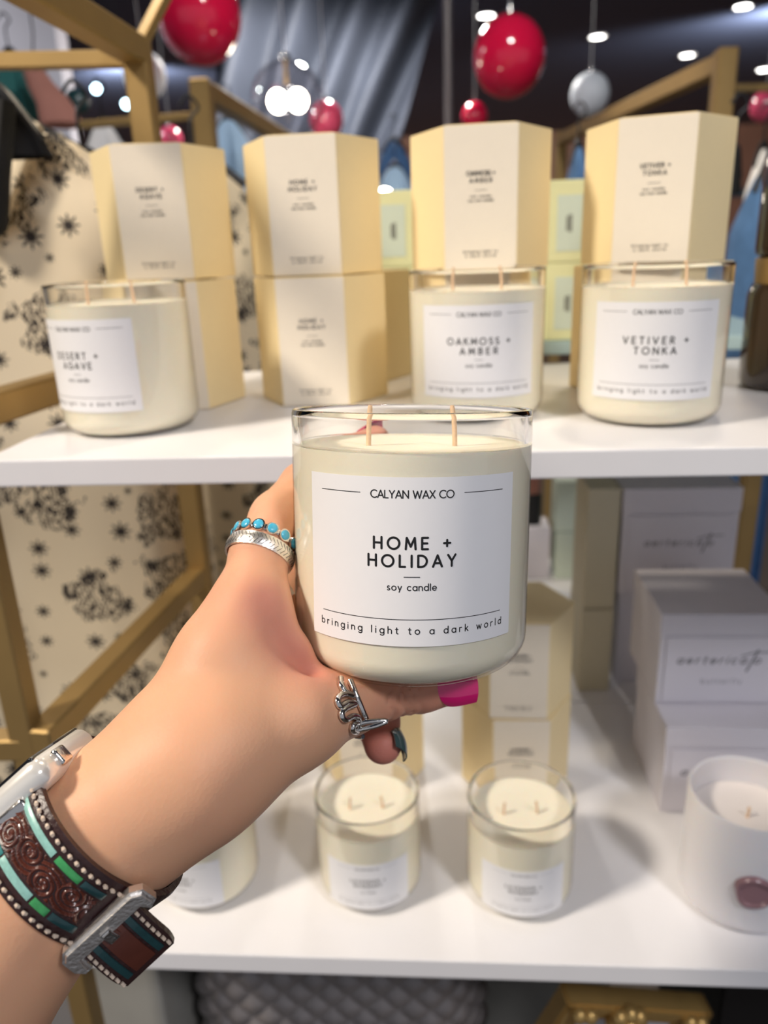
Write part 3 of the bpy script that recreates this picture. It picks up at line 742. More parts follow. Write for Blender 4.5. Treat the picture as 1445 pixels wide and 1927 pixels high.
candle('jar_candle', on_shelf(-0.058, 0.4830, ZL, 0), SR, SH, SW, 0.014, 'LAVENDER +', 'ROSEMARY', 'small glass candle on the lower shelf, below the curled fingertip', 'small jar candles on the lower shelf', rot=rad(3), **sk)
candle('jar_candle', on_shelf(0.058, 0.4800, ZL, 0), SR, SH, SW, 0.014, 'LAVENDER +', 'ROSEMARY', 'small glass candle on the lower shelf, nearest the frosted white one', 'small jar candles on the lower shelf', rot=rad(-2), **sk)

# frosted white candle with a wax seal
fo = empty('frosted_candle', W(0.2220, 0.4770, ZL), 'frosted white candle with a plum wax seal, beside the white gift boxes', 'candle', None, -PSI)
fr_, fh = 0.0425, 0.0935
link('frosted_jar', lathe([(0, 0), (fr_-.010, 0)]+[(fr_-.010+.010*math.sin(rad(a)), .010-.010*math.cos(rad(a))) for a in range(10, 91, 10)]+[(fr_, fh-.002), (fr_-.0012, fh), (fr_-.003, fh-.0012), (fr_-.0035, .062), (0, .062)], 80), M['frost'], fo)
link('wax', lathe([(0, .0622), (fr_-.0037, .0622), (fr_-.0037, .0720), (fr_-.007, .0712), (0, .0705)], 64), mat('ivory_wax', (0.80, 0.74, 0.70), 0.5, var=0.03), fo)
link('wick', tube([(0, 0, .069), (.0005, 0, .079)], .0011, 8), M['wick'], fo)
def seal():
    bm = bmesh.new(); n = 40; rings = []
    a0 = rad(-10)
    for r, h in ((0, .0016), (.0092, .0016), (.0102, .0034), (.0118, .0034), (.0130, .0022), (.0136, 0.0002)):
        ring = []
        for i in range(n if r else 1):
            a = 2*PI*i/n; rr = r*(1+.05*math.sin(3*a+1)+.03*math.sin(5*a)); x, z = rr*math.cos(a), rr*math.sin(a)
            q = a0+x/fr_; R2 = fr_+h
            ring.append(bm.verts.new((R2*math.sin(q), -R2*math.cos(q), .0425+z)))
        rings.append(ring)
    for a, b in zip(rings, rings[1:]):
        for i in range(n):
            q = [a[i % len(a)], a[(i+1) % len(a)], b[(i+1) % n], b[i]]; q2 = []
            for v in q:
                if v not in q2: q2.append(v)
            bm.faces.new(q2)
    return mesh_of(bm)
link('wax_seal', seal(), M['seal'], fo)

# ------------------------------------------------------------------ amber jars at the edge
def amber_jar(s, t, z, label, h=0.078, lab=True):
    o = empty('amber_jar', W(s, t, z), label, 'jar', 'amber jars with gold lids', -PSI)
    r = 0.036
    link('amber_body', lathe([(0, 0), (r-.005, 0), (r-.001, .002), (r, .006), (r, h-.012), (r-.003, h-.004), (r-.006, h-.0155+.012), (0, h-.003)], 56), M['amber'], o)
    link('gold_lid', lathe([(0, h-.004), (r-.004, h-.004), (r-.003, h+.012), (r-.004, h+.0135), (0, h+.0135)], 56), M['gold'], o)
    if lab: link('label', label_mesh(r, .014, .058, rad(-28), rad(75)), M['amber_label'], o)
    return o
pa = onz(1425, 742, ZU)
sa, ta = 0.2600, 0.588
amber_jar(sa, ta, ZU, 'amber jar with an orange label, standing on the upper shelf at the frame edge')
amber_jar(sa+.002, ta, ZU+.0916, 'amber jar with a gold lid, stacked on the jar with the orange label', lab=False)
o = empty('clear_bottle', W(sa+.004, ta, ZU+.1832), 'clear bottle standing on top of the stacked amber jars', 'bottle')
link('bottle_body', lathe([(0, 0), (.030, 0), (.033, .003), (.033, .070), (.028, .080), (.012, .088), (.012, .100), (0, .100)], 48), mat('milky_glass', (0.62, 0.64, 0.70), 0.15, var=0.05, coat=0.5), o)
link('cap', lathe([(0, .100), (.014, .100), (.014, .118), (0, .118)], 32), M['gold'], o)

# ------------------------------------------------------------------ white gift boxes (stacked)
def script_lines(x0, z, h, w_, slant=.35):
    out = []
    tx = 'aertericat'
    L = layout(tx[:-1], w_*.86, h)
    for q in L: out.append(([(x+x0-w_*.07+y*slant, y+z) for x, y in q], h*.16))
    xt = x0+w_*.40
    out.append(([(xt-.1*h, z-1.1*h), (xt+.5*h, z+.4*h), (xt+1.1*h, z+1.9*h)], h*.22))
    out.append(([(xt-.9*h, z+1.1*h), (xt+.6*h, z+1.55*h), (xt+2.9*h, z+1.65*h)], h*.15))
    for q in layout('o', h*.6, h): out.append(([(x+xt+1.0*h+y*slant, y+z) for x, y in q], h*.16))
    return out
def gift_box(s, t, z, w_, d_, h_, label, rz=0.0, words=True):
    o = empty('gift_box', W(s, t, z), label, 'box', 'white gift boxes', -PSI+rz)
    link('box_body', box_mesh((0, 0, h_*.39), XYZ, (w_/2-.001, d_/2-.001, h_*.39), .0008), M['whitebox'], o, False)
    lid = link('lid', box_mesh((0, 0, h_*.89-.0002), XYZ, (w_/2, d_/2, h_*.11), .001), M['whitebox'], o, False)
    if words:
        def place(x, y): return (x, -d_/2-.0004, y)
        L = script_lines(-.002, h_*.46, .0068, .066)
        L += [([(x+.004, y+h_*.235) for x, y in q], .0004) for q in layout('butterfly', .034, .0048)]
        pl = link('printed_panel', box_mesh((0, -d_/2, h_*.39), XYZ, (w_*.44, .0003, h_*.36)), M['whitebox'], o, False)
        link('lettering', strokes_mesh(L, place), mat('pewter_ink', (0.10, 0.10, 0.12), 0.5), pl, False)
    return o
gift_box(0.2370, 0.6140, ZL, 0.100, 0.100, 0.0870, 'white gift box at the bottom of the front stack, behind the frosted candle')
gift_box(0.2370, 0.6480, ZL+.0872, 0.102, 0.096, 0.0870, 'white gift box on top of the front stack, its top face showing')
gift_box(0.2350, 0.7500, ZL, 0.100, 0.080, 0.0870, 'white gift box at the bottom of the rear stack, hidden behind the front stack', words=False) if False else None
rs = 0.2460
gift_box(rs, 0.8250, ZL, 0.104, 0.09, 0.1200, 'plain white gift box supporting the shaded one at the back', words=False)
gift_box(rs, 0.8050, ZL+.1202, 0.118, 0.09, 0.1150, 'shaded grey-white gift box at the back, just under the upper shelf')
# beige cartons left of the gift boxes
def carton(name, s, t, z, w_, d_, h_, m, label, group, rz=0.0, mark=None):
    o = empty(name, W(s, t, z), label, 'box', group, -PSI+rz)
    link('carton_body', box_mesh((0, 0, h_/2), XYZ, (w_/2, d_/2, h_/2-.0003), .001), M[m], o, False)
    link('lid_flap', box_mesh((0, 0, h_-.0004), XYZ, (w_*.48, d_*.46, .0004)), M[m], o, False)
    if mark:
        lb = link('label', box_mesh((0, -d_/2-.0002, h_*.48), XYZ, (w_*.30, .0003, h_*.34), .0), M['mint'] if m == 'lime' else M['paper'], o, False)
        link('lettering', strokes_mesh([(q, .0012) for q in [[(0, h_*.38), (0, h_*.58)], [(.002, h_*.38), (.002, h_*.58)], [(-.002, h_*.4), (-.002, h_*.56)]]], lambda x, y: (x, -d_/2-.0007, y)), M['ink_soft'], lb, False)
    return o
carton('carton', 0.1680, 0.7950, ZL, 0.034, 0.07, 0.1000, 'beige', 'lower beige carton beside the white gift boxes', 'beige cartons')
carton('carton', 0.1685, 0.7970, ZL+.1002, 0.033, 0.07, 0.1350, 'beige', 'upper beige carton standing against the shaded gift box', 'beige cartons')
gb = 'pale green boxes on the glass shelf'
for (px, lb1, lb2, m_, wd) in ((1064, 'lower pale green box seen between the oakmoss and vetiver boxes', 'upper pale green box seen between the oakmoss and vetiver boxes', 'lime', .040), (748, 'lower pale lime box seen between the home and oakmoss boxes', 'upper pale lime box seen between the home and oakmoss boxes', 'lime', .042)):
    q = onz(px, 640, 1.411); s_, t_ = q.dot(DS), q.dot(DT)
    hh = .072
    carton('green_box', s_, t_+.03, 1.411, wd, .06, hh, m_, lb1, gb, 0, True)
    carton('green_box', s_-.001, t_+.03, 1.411+hh, wd*.95, .06, hh, m_, lb2, gb, 0, True)
# mint boxes on the pale riser below
q = onz(1076, 1090, ZL); s_, t_ = q.dot(DS), q.dot(DT)
carton('mint_box', s_, t_+.026, ZL, .050, .05, .0745, 'mint', 'lower mint green box on the white rear shelf', 'mint boxes')
carton('mint_box', s_-.001, t_+.027, ZL+.0747, .052, .05, .0760, 'mint', 'upper mint green box just under the upper shelf', 'mint boxes')
carton('white_carton', s_-.058, t_+.03, ZL, .050, .05, .0800, 'whitebox', 'small plain white carton beside the mint boxes, a bottle on top', None)
wq = W(s_-.058, t_+.03, ZL+.0802)
def small_bottle(p, h, r, top, label):
    o = empty('small_bottle', p, label, 'bottle')
    link('bottle_base', lathe([(0, 0), (r, 0), (r, h*.5), (r*.8, h*.55), (0, h*.55)], 24), M['black_plastic'], o)
    link('bottle_cap', lathe([(0, h*.55), (r*.75, h*.55), (r*.7, h), (0, h)], 24), M[top], o)
q = onz(1089, 1248, ZL); small_bottle((q.x, q.y+.01, ZL), .062, .008, 'terracotta', 'small black bottle with a pink top beside the beige carton')
small_bottle(wq, .085, .014, 'terracotta', 'small black bottle with a copper top standing on the white carton')

# ------------------------------------------------------------------ under the lower shelf
tb = 0.52
a_, b_ = ont(345, 1860, tb), ont(915, 1870, tb)
def basket():
    sA, sB = a_.dot(DS), b_.dot(DS); zt_ = ZL-.032; zb = 0.62; V, Fc = [], []
    c = W((sA+sB)/2, tb+.13, 0)
    hw, hd, cr = (sB-sA)/2, .13, .05
    # rounded-rectangle outline
    loop = []
    for (cx_, cy_, a0) in ((hw-cr, -hd+cr, -90), (hw-cr, hd-cr, 0), (-hw+cr, hd-cr, 90), (-hw+cr, -hd+cr, 180)):
        for i in range(13):
            a = rad(a0+90*i/12); loop.append((cx_+cr*math.cos(a), cy_+cr*math.sin(a), math.cos(a), math.sin(a)))
    dense = []; per = 0
    for i in range(len(loop)):
        A, B = loop[i], loop[(i+1) % len(loop)]
        L = math.hypot(B[0]-A[0], B[1]-A[1]); n = max(1, int(L/.0018))
        for k in range(n):
            u = k/n; dense.append(tuple(A[j]+(B[j]-A[j])*u for j in range(4))+(per+L*u,))
        per += L
    nz = 170; n = len(dense); P = per/round(per/.030)
    for j in range(nz+1):
        z = zb+(zt_-zb)*j/nz
        for x, y, nx, ny, q in dense:
            a = (q/P+z/.030)*PI; b = (q/P-z/.030)*PI
            h = .0055*(abs(math.sin(a))*abs(math.sin(b)))**.6
            V.append((x+nx*h, y+ny*h, z))
    for j in range(nz):
        for i in range(n):
            a = j*n+i; b = j*n+(i+1) % n; Fc.append((a, b, b+n, a+n))
    Fc.append(tuple(range(n))[::-1]); Fc.append(tuple(range(nz*n, nz*n+n)))
    o = empty('quilted_pouffe', (c.x, c.y, zb), 'charcoal quilted pouffe with a diamond pattern under the lower shelf', 'pouffe', None, -PSI)
    me = pydata(V, Fc); me.transform(Matrix.Translation((0, 0, -zb)))
    link('quilted_cover', me, M['basket'], o)
    link('plinth', box_mesh((0, 0, -zb/2), XYZ, (hw*.9, hd*.9, zb/2)), M['black_plastic'], o, False)
basket()
ga, gb_ = ont(130, 1850, .50), ont(300, 1850, .50)
c = W((ga.dot(DS)+gb_.dot(DS))/2, .60, 0)
o = empty('storage_box', (c.x, c.y, 0), 'plain grey felt storage box beside the quilted pouffe', 'box', None, -PSI)
link('box_body', box_mesh((0, 0, .49), XYZ, ((gb_-ga).length/2, .10, .49), .004), M['greybox'], o, False)
link('lid', box_mesh((0, 0, .982), XYZ, ((gb_-ga).length/2+.003, .103, .008), .003), M['greybox'], o, False)
# ornate gold picture frame leaning under the shelf
def picture_frame():
    tl, tr = ont(1062, 1868, .47), ont(1335, 1888, .50)
    x = (tr-tl); wd = x.length; x.normalize(); up = Vector((0, -.16, 1)); up = (up-x*up.dot(x)).normalized(); n = x.cross(up)
    c0 = tl; ht = .30
    base = tl+x*wd/2-up*ht
    o = empty('picture_frame', base, 'ornate antique gold picture frame under the lower shelf', 'picture frame')
    bm = bmesh.new()
    for k, (bw, th, off) in enumerate(((.010, .020, 0), (.009, .014, .010), (.006, .010, .019))):
        def bar(p, q, ax, ay): bm_box(bm, (p+q)/2, (ax, ay, n), ((q-p).length/2, bw/2, th/2))
        l, r, tt, bb = off+bw/2, wd-off-bw/2, -off-bw/2, -ht+off+bw/2
        bar(c0+x*off+up*tt, c0+x*(wd-off)+up*tt, x, up); bar(c0+x*off+up*bb, c0+x*(wd-off)+up*bb, x, up)
        bar(c0+x*l-up*off, c0+x*l-up*(ht-off), up, x); bar(c0+x*r-up*off, c0+x*r-up*(ht-off), up, x)
    bmesh.ops.bevel(bm, geom=bm.edges[:], offset=.002, segments=2, affect='EDGES')
    fm = link('frame_moulding', mesh_of(bm), M['gold_dark'], o, False, base)
    bm = bmesh.new()
    mid = c0+x*wd*.42-up*.012-n*(-.012)
    for k in range(7):
        a = rad(-150+k*50); q = mid+x*math.cos(a)*.011+up*math.sin(a)*.010
        bmesh.ops.create_icosphere(bm, subdivisions=2, radius=.0075, matrix=Matrix.Translation(q))
    bmesh.ops.create_icosphere(bm, subdivisions=2, radius=.009, matrix=Matrix.Translation(mid+n*.004))
    link('ornament', mesh_of(bm), M['gold_dark'], o, True, base)
    for cx_ in (.012, wd-.012):
        bm = bmesh.new()
        for d in (0, .010): bmesh.ops.create_icosphere(bm, subdivisions=2, radius=.007, matrix=Matrix.Translation(c0+x*(cx_+(d if cx_ < .1 else -d))-up*.008+n*.012))
        link('corner_ornament', mesh_of(bm), M['gold_dark'], o, True, base)
    bm = bmesh.new(); bm_box(bm, c0+x*wd/2-up*ht/2, (x, up, n), (wd/2-.022, ht/2-.022, .002)); link('picture_sheet', mesh_of(bm), M['paper'], o, False, base)
    bm = bmesh.new(); square_bar(bm, base-n*.02+up*.1, Vector((base.x, base.y+.06, 0.01)), .012); link('easel_leg', mesh_of(bm), M['gold_dark'], o, False, base)
picture_frame()
q1, q2 = ont(915, 1870, .88), ont(1080, 1870, .88)
c = (q1+q2)/2
o = empty('storage_box', (c.x, c.y, 0), 'dark grey lidded storage box between the pouffe and the gold frame', 'box', None, -PSI)
link('box_body', box_mesh((0, 0, .42), XYZ, ((q2-q1).length/2+.03, .08, .42), .004), M['greybox'], o, False)
link('lid', box_mesh((0, 0, .852), XYZ, ((q2-q1).length/2+.032, .083, .012), .003), M['beige'], o, False)
q1, q2 = ont(1375, 1870, .52), ont(1500, 1870, .52); c = (q1+q2)/2
o = empty('storage_box', (c.x, c.y+.08, 0), 'black storage box at the lower corner beside the gold frame', 'box', None, -PSI)
link('box_body', box_mesh((0, 0, .47), XYZ, ((q2-q1).length/2, .08, .47), .004), M['black_plastic'], o, False)
link('lid', box_mesh((0, 0, .948), XYZ, ((q2-q1).length/2+.002, .082, .008), .003), M['black_plastic'], o, False)

# ================================================================== THE HAND AND FOREARM
# worked out in the viewer's axes (x right, y up, z away), then carried into the world
def cv(px, py, d): return np.array([(px-CX)/FPX*d, -(py-CY)/FPX*d, d])
BAS = np.array([list(CR), list(CU), list(CF)])          # rows
def to_world(p): return np.asarray(p) @ BAS + np.array(EYE)
def cone(p, a, ra, b, rb):
    """distance to a round cone between a (ra) and b (rb)"""
    ba = b-a; L2 = ba@ba
    t = np.clip(((p-a)@ba)/L2, 0, 1)
    return np.linalg.norm(p-a-t[:, None]*ba, axis=1)-(ra+(rb-ra)*t)
def smin(a, b, k):
    h = np.maximum(k-np.abs(a-b), 0)/k
    return np.minimum(a, b)-h*h*k*0.25
ARM = [(cv(-430, 2420, .222), .040), (cv(-138, 1932, .236), .0310), (cv(114, 1607, .241), .0248), (cv(234, 1537, .243), .0206)]
PALM = [((238, 1525, .241, .0175), (330, 1398, .250, .0160)), ((330, 1398, .250, .0160), (424, 1242, .260, .0148)), ((424, 1242, .260, .0148), (470, 1148, .268, .0132)),
        ((260, 1522, .241, .0200), (375, 1448, .244, .0203)), ((375, 1448, .244, .0203), (556, 1352, .257, .0158)),
        ((430, 1370, .252, .017), (522, 1245, .266, .0118)),
        ((260, 1500, .262, .016), (500, 1190, .302, .0130)), ((265, 1530, .270, .016), (530, 1278, .320, .0120)),
        ((270, 1556, .275, .017), (596, 1335, .322, .0112))]
FING = {
 'thumb': [(556, 1352, .257, .0152), (655, 1322, .271, .0110), (700, 1306, .278, .0101), (738, 1297, .283, .0099), (790, 1292, .286, .0090), (846, 1287, .287, .0079)],
 'index': [(470, 1148, .268, .0130), (489, 1042, .283, .0104), (521, 975, .297, .0099), (572, 915, .318, .0095), (648, 860, .3275, .0084), (703, 833, .3315, .0076)],
 'middle': [(500, 1190, .302, .0125), (558, 1072, .336, .0098), (660, 1010, .345, .0086), (745, 985, .346, .0075)],
 'ring': [(530, 1278, .320, .0115), (590, 1172, .352, .0092), (690, 1122, .352, .0083), (760, 1102, .350, .0075)],
 'little': [(596, 1335, .322, .0108), (678, 1322, .330, .0090), (709, 1352, .319, .0088), (720, 1402, .309, .0076)],
}
FC = {k: [(cv(*q[:3]), q[3]) for q in v] for k, v in FING.items()}
CREASE = [np.array([cv(*q) for q in pl]) for pl in (
    [(512, 1120, .252), (535, 1165, .252), (552, 1215, .255), (575, 1262, .258)],)]
def sdf(p):
    p = np.asarray(p, float)
    d = np.full(len(p), 1.0)
    for (a, ra), (b, rb) in zip(ARM, ARM[1:]):
        for dz, k in ((-.006, 1.0), (.008, 1.0)):
            o = np.array([0, 0, dz]); d = smin(d, cone(p, a+o, ra*k, b+o, rb*k), .006)
    for a, b in PALM:
        d = smin(d, cone(p, cv(*a[:3]), a[3], cv(*b[:3]), b[3]), .013)
    fs = []
    for nm, ch in FC.items():
        f = np.full(len(p), 1.0)
        for (a, ra), (b, rb) in zip(ch, ch[1:]): f = smin(f, cone(p, a, ra, b, rb), .004)
        fs.append(f)
    e = fs[0]
    for f in fs[1:]: e = smin(e, f, .0025)
    d = smin(d, e, .007)
    # knuckle folds of the thumb
    a, b = FC['thumb'][2][0], FC['thumb'][4][0]; ax = (b-a)/np.linalg.norm(b-a); L = np.linalg.norm(b-a)
    s = (p-a)@ax; near = np.linalg.norm(p-a-np.clip(s, 0, L)[:, None]*ax, axis=1) < .014
    for s0, dep, wd in ((.0035, .0011, .0009), (.0085, .0014, .0009), (.0115, .0011, .0007), (.0150, .0009, .0008)):
        d = d+np.where(near, dep*np.exp(-((s-s0-.002*np.sin(p[:, 1]*500))/wd)**2), 0)
    # web crease beside the jar
    for pl in CREASE:
        q = np.full(len(p), 1.0)
        for a, b in zip(pl, pl[1:]): q = np.minimum(q, cone(p, a, 0, b, 0))
        d = d+.0045*np.exp(-(q/.0052)**2)
    return d
def hand_mesh(h=.0011):
    lo = np.array([-.20, -.30, .165]); hi = np.array([.045, .055, .375])
    n = np.ceil((hi-lo)/h).astype(int)//8*8+8
    B = n//8; R_ = h*8*.5*1.75+.004
    bi = np.stack(np.meshgrid(*[np.arange(k) for k in B], indexing='ij'), -1).reshape(-1, 3)
    cen = lo+(bi*8+4)*h
    dc = sdf(cen); keep = np.abs(dc) < R_
    F = np.ones(tuple(n+1), np.float32)
    big = np.repeat(np.repeat(np.repeat(dc.reshape(*B), 8, 0), 8, 1), 8, 2); F[:n[0], :n[1], :n[2]] = big
    g = np.stack(np.meshgrid(*[np.arange(9)]*3, indexing='ij'), -1).reshape(-1, 3)
    for ch in np.array_split(bi[keep], max(1, keep.sum()//300)):
        ix = (ch[:, None, :]*8+g[None]).reshape(-1, 3)
        F[ix[:, 0], ix[:, 1], ix[:, 2]] = sdf(lo+ix*h)
    F[0] = F[-1] = 1; F[:, 0] = F[:, -1] = 1; F[:, :, 0] = F[:, :, -1] = 1
    S = F < 0
    off = [(i, j, k) for i in (0, 1) for j in (0, 1) for k in (0, 1)]
    sh = tuple(n)
    cnt = sum(S[i:i+sh[0], j:j+sh[1], k:k+sh[2]].astype(np.int8) for i, j, k in off)
    cells = np.argwhere((cnt > 0) & (cnt < 8))
    idx = np.full(sh, -1, np.int64); idx[tuple(cells.T)] = np.arange(len(cells))
    acc = np.zeros((len(cells), 3)); num = np.zeros(len(cells))
    for a in off:
        for ax in range(3):
            if a[ax]: continue
            b = list(a); b[ax] = 1
            fa = F[cells[:, 0]+a[0], cells[:, 1]+a[1], cells[:, 2]+a[2]]; fb = F[cells[:, 0]+b[0], cells[:, 1]+b[1], cells[:, 2]+b[2]]
            c = (fa < 0) != (fb < 0); t = np.where(c, fa/np.where(c, fa-fb, 1), 0)
            q = np.array(a, float)[None].repeat(len(cells), 0); q[:, ax] += t
            acc += q*c[:, None]; num += c
    V = lo+(cells+acc/num[:, None])*h
    faces = []
    for ax in range(3):
        u, v = (ax+1) % 3, (ax+2) % 3
        sl0 = [slice(0, sh[0]), slice(0, sh[1]), slice(0, sh[2])]; sl1 = list(sl0)
        sl1[ax] = slice(1, sh[ax]+1)
        A, Bq = S[tuple(sl0)], S[tuple(sl1)]
        E_ = np.argwhere(A != Bq); E_ = E_[(E_[:, u] > 0) & (E_[:, v] > 0)]
        def g_(du, dv):
            q = E_.copy(); q[:, u] -= du; q[:, v] -= dv; return idx[tuple(q.T)]
        Q = np.stack([g_(1, 1), g_(0, 1), g_(0, 0), g_(1, 0)], 1)
        flip = ~A[tuple(E_.T)]; Q[flip] = Q[flip][:, ::-1]
        faces.append(Q[(Q >= 0).all(1)])
    return V, np.concatenate(faces)
HV, HF = hand_mesh()
hm = bpy.data.meshes.new('person'); hm.from_pydata(to_world(HV).tolist(), [], HF.tolist()); hm.update()
ru = np.zeros(len(HV))
for nm, k, R_, s in (('thumb', 5, .026, .7), ('thumb', 3, .020, .6), ('thumb', 4, .016, .5), ('index', 5, .03, .8), ('thumb', 2, .016, .35), ('little', 3, .032, 1.0), ('little', 2, .02, .7), ('index', 1, .02, .25), ('index', 0, .02, .3)):  # fingertip redness, plus shade on thumb and little finger painted into skin
    ru = np.maximum(ru, s*np.exp(-(np.linalg.norm(HV-FC[nm][k][0], axis=1)/R_)**2))
for pl in CREASE:
    for a, b in zip(pl, pl[1:]): ru = np.maximum(ru, .95*np.exp(-(cone(HV, a, 0, b, 0)/.011)**2))  # shade of the web crease painted into the skin colour
at_ = hm.attributes.new('ruddy_shade', 'FLOAT', 'POINT'); at_.data.foreach_set('value', ru.astype(np.float32))
def skin():
    m, nt, b = nodes_of('skin'); L = nt.links; N = nt.nodes.new
    at_ = N('ShaderNodeAttribute'); at_.attribute_name = 'ruddy_shade'
    tc = N('ShaderNodeTexCoord')
    n1 = N('ShaderNodeTexNoise'); n1.inputs['Scale'].default_value = 26; n1.inputs['Detail'].default_value = 5; L.new(tc.outputs['Object'], n1.inputs['Vector'])
    ad = N('ShaderNodeMath'); ad.operation = 'MULTIPLY_ADD'; L.new(n1.outputs['Fac'], ad.inputs[0]); ad.inputs[1].default_value = 0.5; ad.inputs[2].default_value = -0.22
    a2 = N('ShaderNodeMath'); a2.operation = 'ADD'; a2.use_clamp = True; L.new(ad.outputs[0], a2.inputs[0]); L.new(at_.outputs['Fac'], a2.inputs[1])
    mx = N('ShaderNodeMix'); mx.data_type = 'RGBA'; mx.inputs['A'].default_value = (0.70, 0.385, 0.235, 1); mx.inputs['B'].default_value = (0.60, 0.22, 0.165, 1)
    L.new(a2.outputs[0], mx.inputs['Factor']); L.new(mx.outputs['Result'], b.inputs['Base Color'])
    b.inputs['Roughness'].default_value = 0.5; b.inputs['Specular IOR Level'].default_value = 0.28
    b.inputs['Subsurface Weight'].default_value = 0.35; b.inputs['Subsurface Radius'].default_value = (1.0, 0.35, 0.2); b.inputs['Subsurface Scale'].default_value = 0.004
    v = N('ShaderNodeTexVoronoi'); v.inputs['Scale'].default_value = 900; L.new(tc.outputs['Object'], v.inputs['Vector'])
    n2 = N('ShaderNodeTexNoise'); n2.inputs['Scale'].default_value = 260; n2.inputs['Detail'].default_value = 6; L.new(tc.outputs['Object'], n2.inputs['Vector'])
    a3 = N('ShaderNodeMath'); a3.operation = 'ADD'; L.new(v.outputs['Distance'], a3.inputs[0]); L.new(n2.outputs['Fac'], a3.inputs[1])
    bp = N('ShaderNodeBump'); bp.inputs['Strength'].default_value = 0.10; bp.inputs['Distance'].default_value = 0.0004
    L.new(a3.outputs[0], bp.inputs['Height']); L.new(bp.outputs['Normal'], b.inputs['Normal'])
    return m
person = link('person', hm, skin())
sm = person.modifiers.new('soften', 'SMOOTH'); sm.factor = 0.5; sm.iterations = 4
tag(person, 'bare forearm and hand reaching in to hold up the candle', 'person')

def nail(c, d, n, r, ha, l0, l1, m, arch=.0006):
    """curved nail plate: c tip centre, d along the finger, n outward, r finger radius, ha half angle"""
    d = d/np.linalg.norm(d); n = n-d*(n@d); n /= np.linalg.norm(n); s = np.cross(d, n)
    V, Fc = [], []; nu, nv = 14, 12
    for lay, t in ((0, .0007), (1, .0001)):
        for j in range(nv+1):
            v = j/nv; x = l0+(l1-l0)*v
            hh = ha*(1-.12*v)
            for i in range(nu+1):
                a = hh*(2*i/nu-1)
                q = c+d*(x+.0038*(2*i/nu-1)**2*(1-v)**3-.0006*(2*i/nu-1)**2*v)+(n*math.cos(a)+s*math.sin(a))*(r+t+arch*math.sin(v*PI))
                V.append(to_world(q))
    K = (nu+1)*(nv+1)
    for j in range(nv):
        for i in range(nu):
            a = j*(nu+1)+i; Fc.append((a, a+1, a+nu+2, a+nu+1)); Fc.append((K+a+nu+1, K+a+nu+2, K+a+1, K+a))
    rim = [i for i in range(nu+1)]+[j*(nu+1)+nu for j in range(1, nv+1)]+[nv*(nu+1)+i for i in range(nu-1, -1, -1)]+[j*(nu+1) for j in range(nv-1, 0, -1)]
    for a, b in zip(rim, rim[1:]+rim[:1]): Fc.append((b, a, K+a, K+b))
    me = pydata(V, Fc); bm = bmesh.new(); bm.from_mesh(me); me2 = mesh_of(bm)
    return link('fingernail', me2, m, person)
def tipdir(nm): return FC[nm][-1][0]-FC[nm][-2][0]
o = nail(FC['thumb'][-1][0], tipdir('thumb'), np.array([.05, .10, -1.0]), .0083, rad(54), -.0060, .0090, M['nail_pink']); o['label'] = 'glossy pink square fingernail of the thumb'
o = nail(FC['little'][-1][0], tipdir('little'), np.array([1.0, .1, -.3]), .0079, rad(52), -.0040, .0070, M['nail_green'], .0009); o['label'] = 'grey green fingernail of the curled finger'
o = nail(FC['index'][-1][0], tipdir('index'), np.array([.2, .75, .6]), .0077, rad(58), -.006, .0085, M['nail_pink']); o['label'] = 'pink fingernail behind the candle'
nail(FC['middle'][-1][0], tipdir('middle'), np.array([.1, .2, 1.0]), .0077, rad(58), -.006, .0085, M['nail_pink'])
nail(FC['ring'][-1][0], tipdir('ring'), np.array([.1, .2, 1.0]), .0077, rad(58), -.006, .0085, M['nail_green'])

def surf(px, py, lift=0.0, d0=.17):
    """where the line of sight meets the skin, lifted outwards"""
    k = cv(px, py, 1.0); t = d0
    for _ in range(120):
        d = float(sdf((k*t)[None])[0])-lift
        if d < 2e-5: break
        t += d*.75/np.linalg.norm(k)
        if t > .45: break
    return k*t
def out_from(c, u, lift):
    """radial distance from c along u to the skin plus lift"""
    lo, hi = 0.0, .06
    f = lambda t: float(sdf((c+u*t)[None])[0])-lift
    for _ in range(26):
        mid = (lo+hi)/2
        if f(mid) < 0: lo = mid
        else: hi = mid
    return c+u*lo

# ------------------------------------------------------------------ finger rings
def frame(a, hint):
    a = a/np.linalg.norm(a); e1 = hint-a*(hint@a); e1 /= np.linalg.norm(e1); return a, e1, np.cross(a, e1)
def band(c, a, hint, width, thick, lift, n=72, crown=0.0, wob=None):
    a, e1, e2 = frame(a, hint); V, Fc = [], []
    prof = [(-width/2, 0), (-width/2, thick*.7), (-width*.3, thick), (0, thick*(1+crown)), (width*.3, thick), (width/2, thick*.7), (width/2, 0)]
    for i in range(n):
        th = 2*PI*i/n; u = e1*math.cos(th)+e2*math.sin(th)
        base = out_from(c, u, lift)
        for x, y in prof: V.append(to_world(base+a*(x+(wob(th) if wob else 0))+u*y))
    k = len(prof)
    for i in range(n):
        for j in range(k):
            p, q = i*k+j, i*k+(j+1) % k; r_, s_ = ((i+1) % n)*k+(j+1) % k, ((i+1) % n)*k+j
            Fc.append((p, q, r_, s_))
    me = pydata(V, Fc); bm = bmesh.new(); bm.from_mesh(me); return mesh_of(bm)
ia, ib = FC['index'][0][0], FC['index'][2][0]
iax = FC['index'][1][0]-FC['index'][0][0]
iax = iax/np.linalg.norm(iax); iax = iax+np.array([.22, .10, -.05]); iax /= np.linalg.norm(iax)
RC1 = cv(489, 1043, .2825); RC2 = RC1+iax*.0060
hint = np.array([0, 0, -1.0])
def ring_root(c, label):
    return empty('finger_ring', to_world(c), label, 'ring', 'silver rings')
r1 = ring_root(RC1, 'wide silver band ring engraved like a feather, below the turquoise ring')
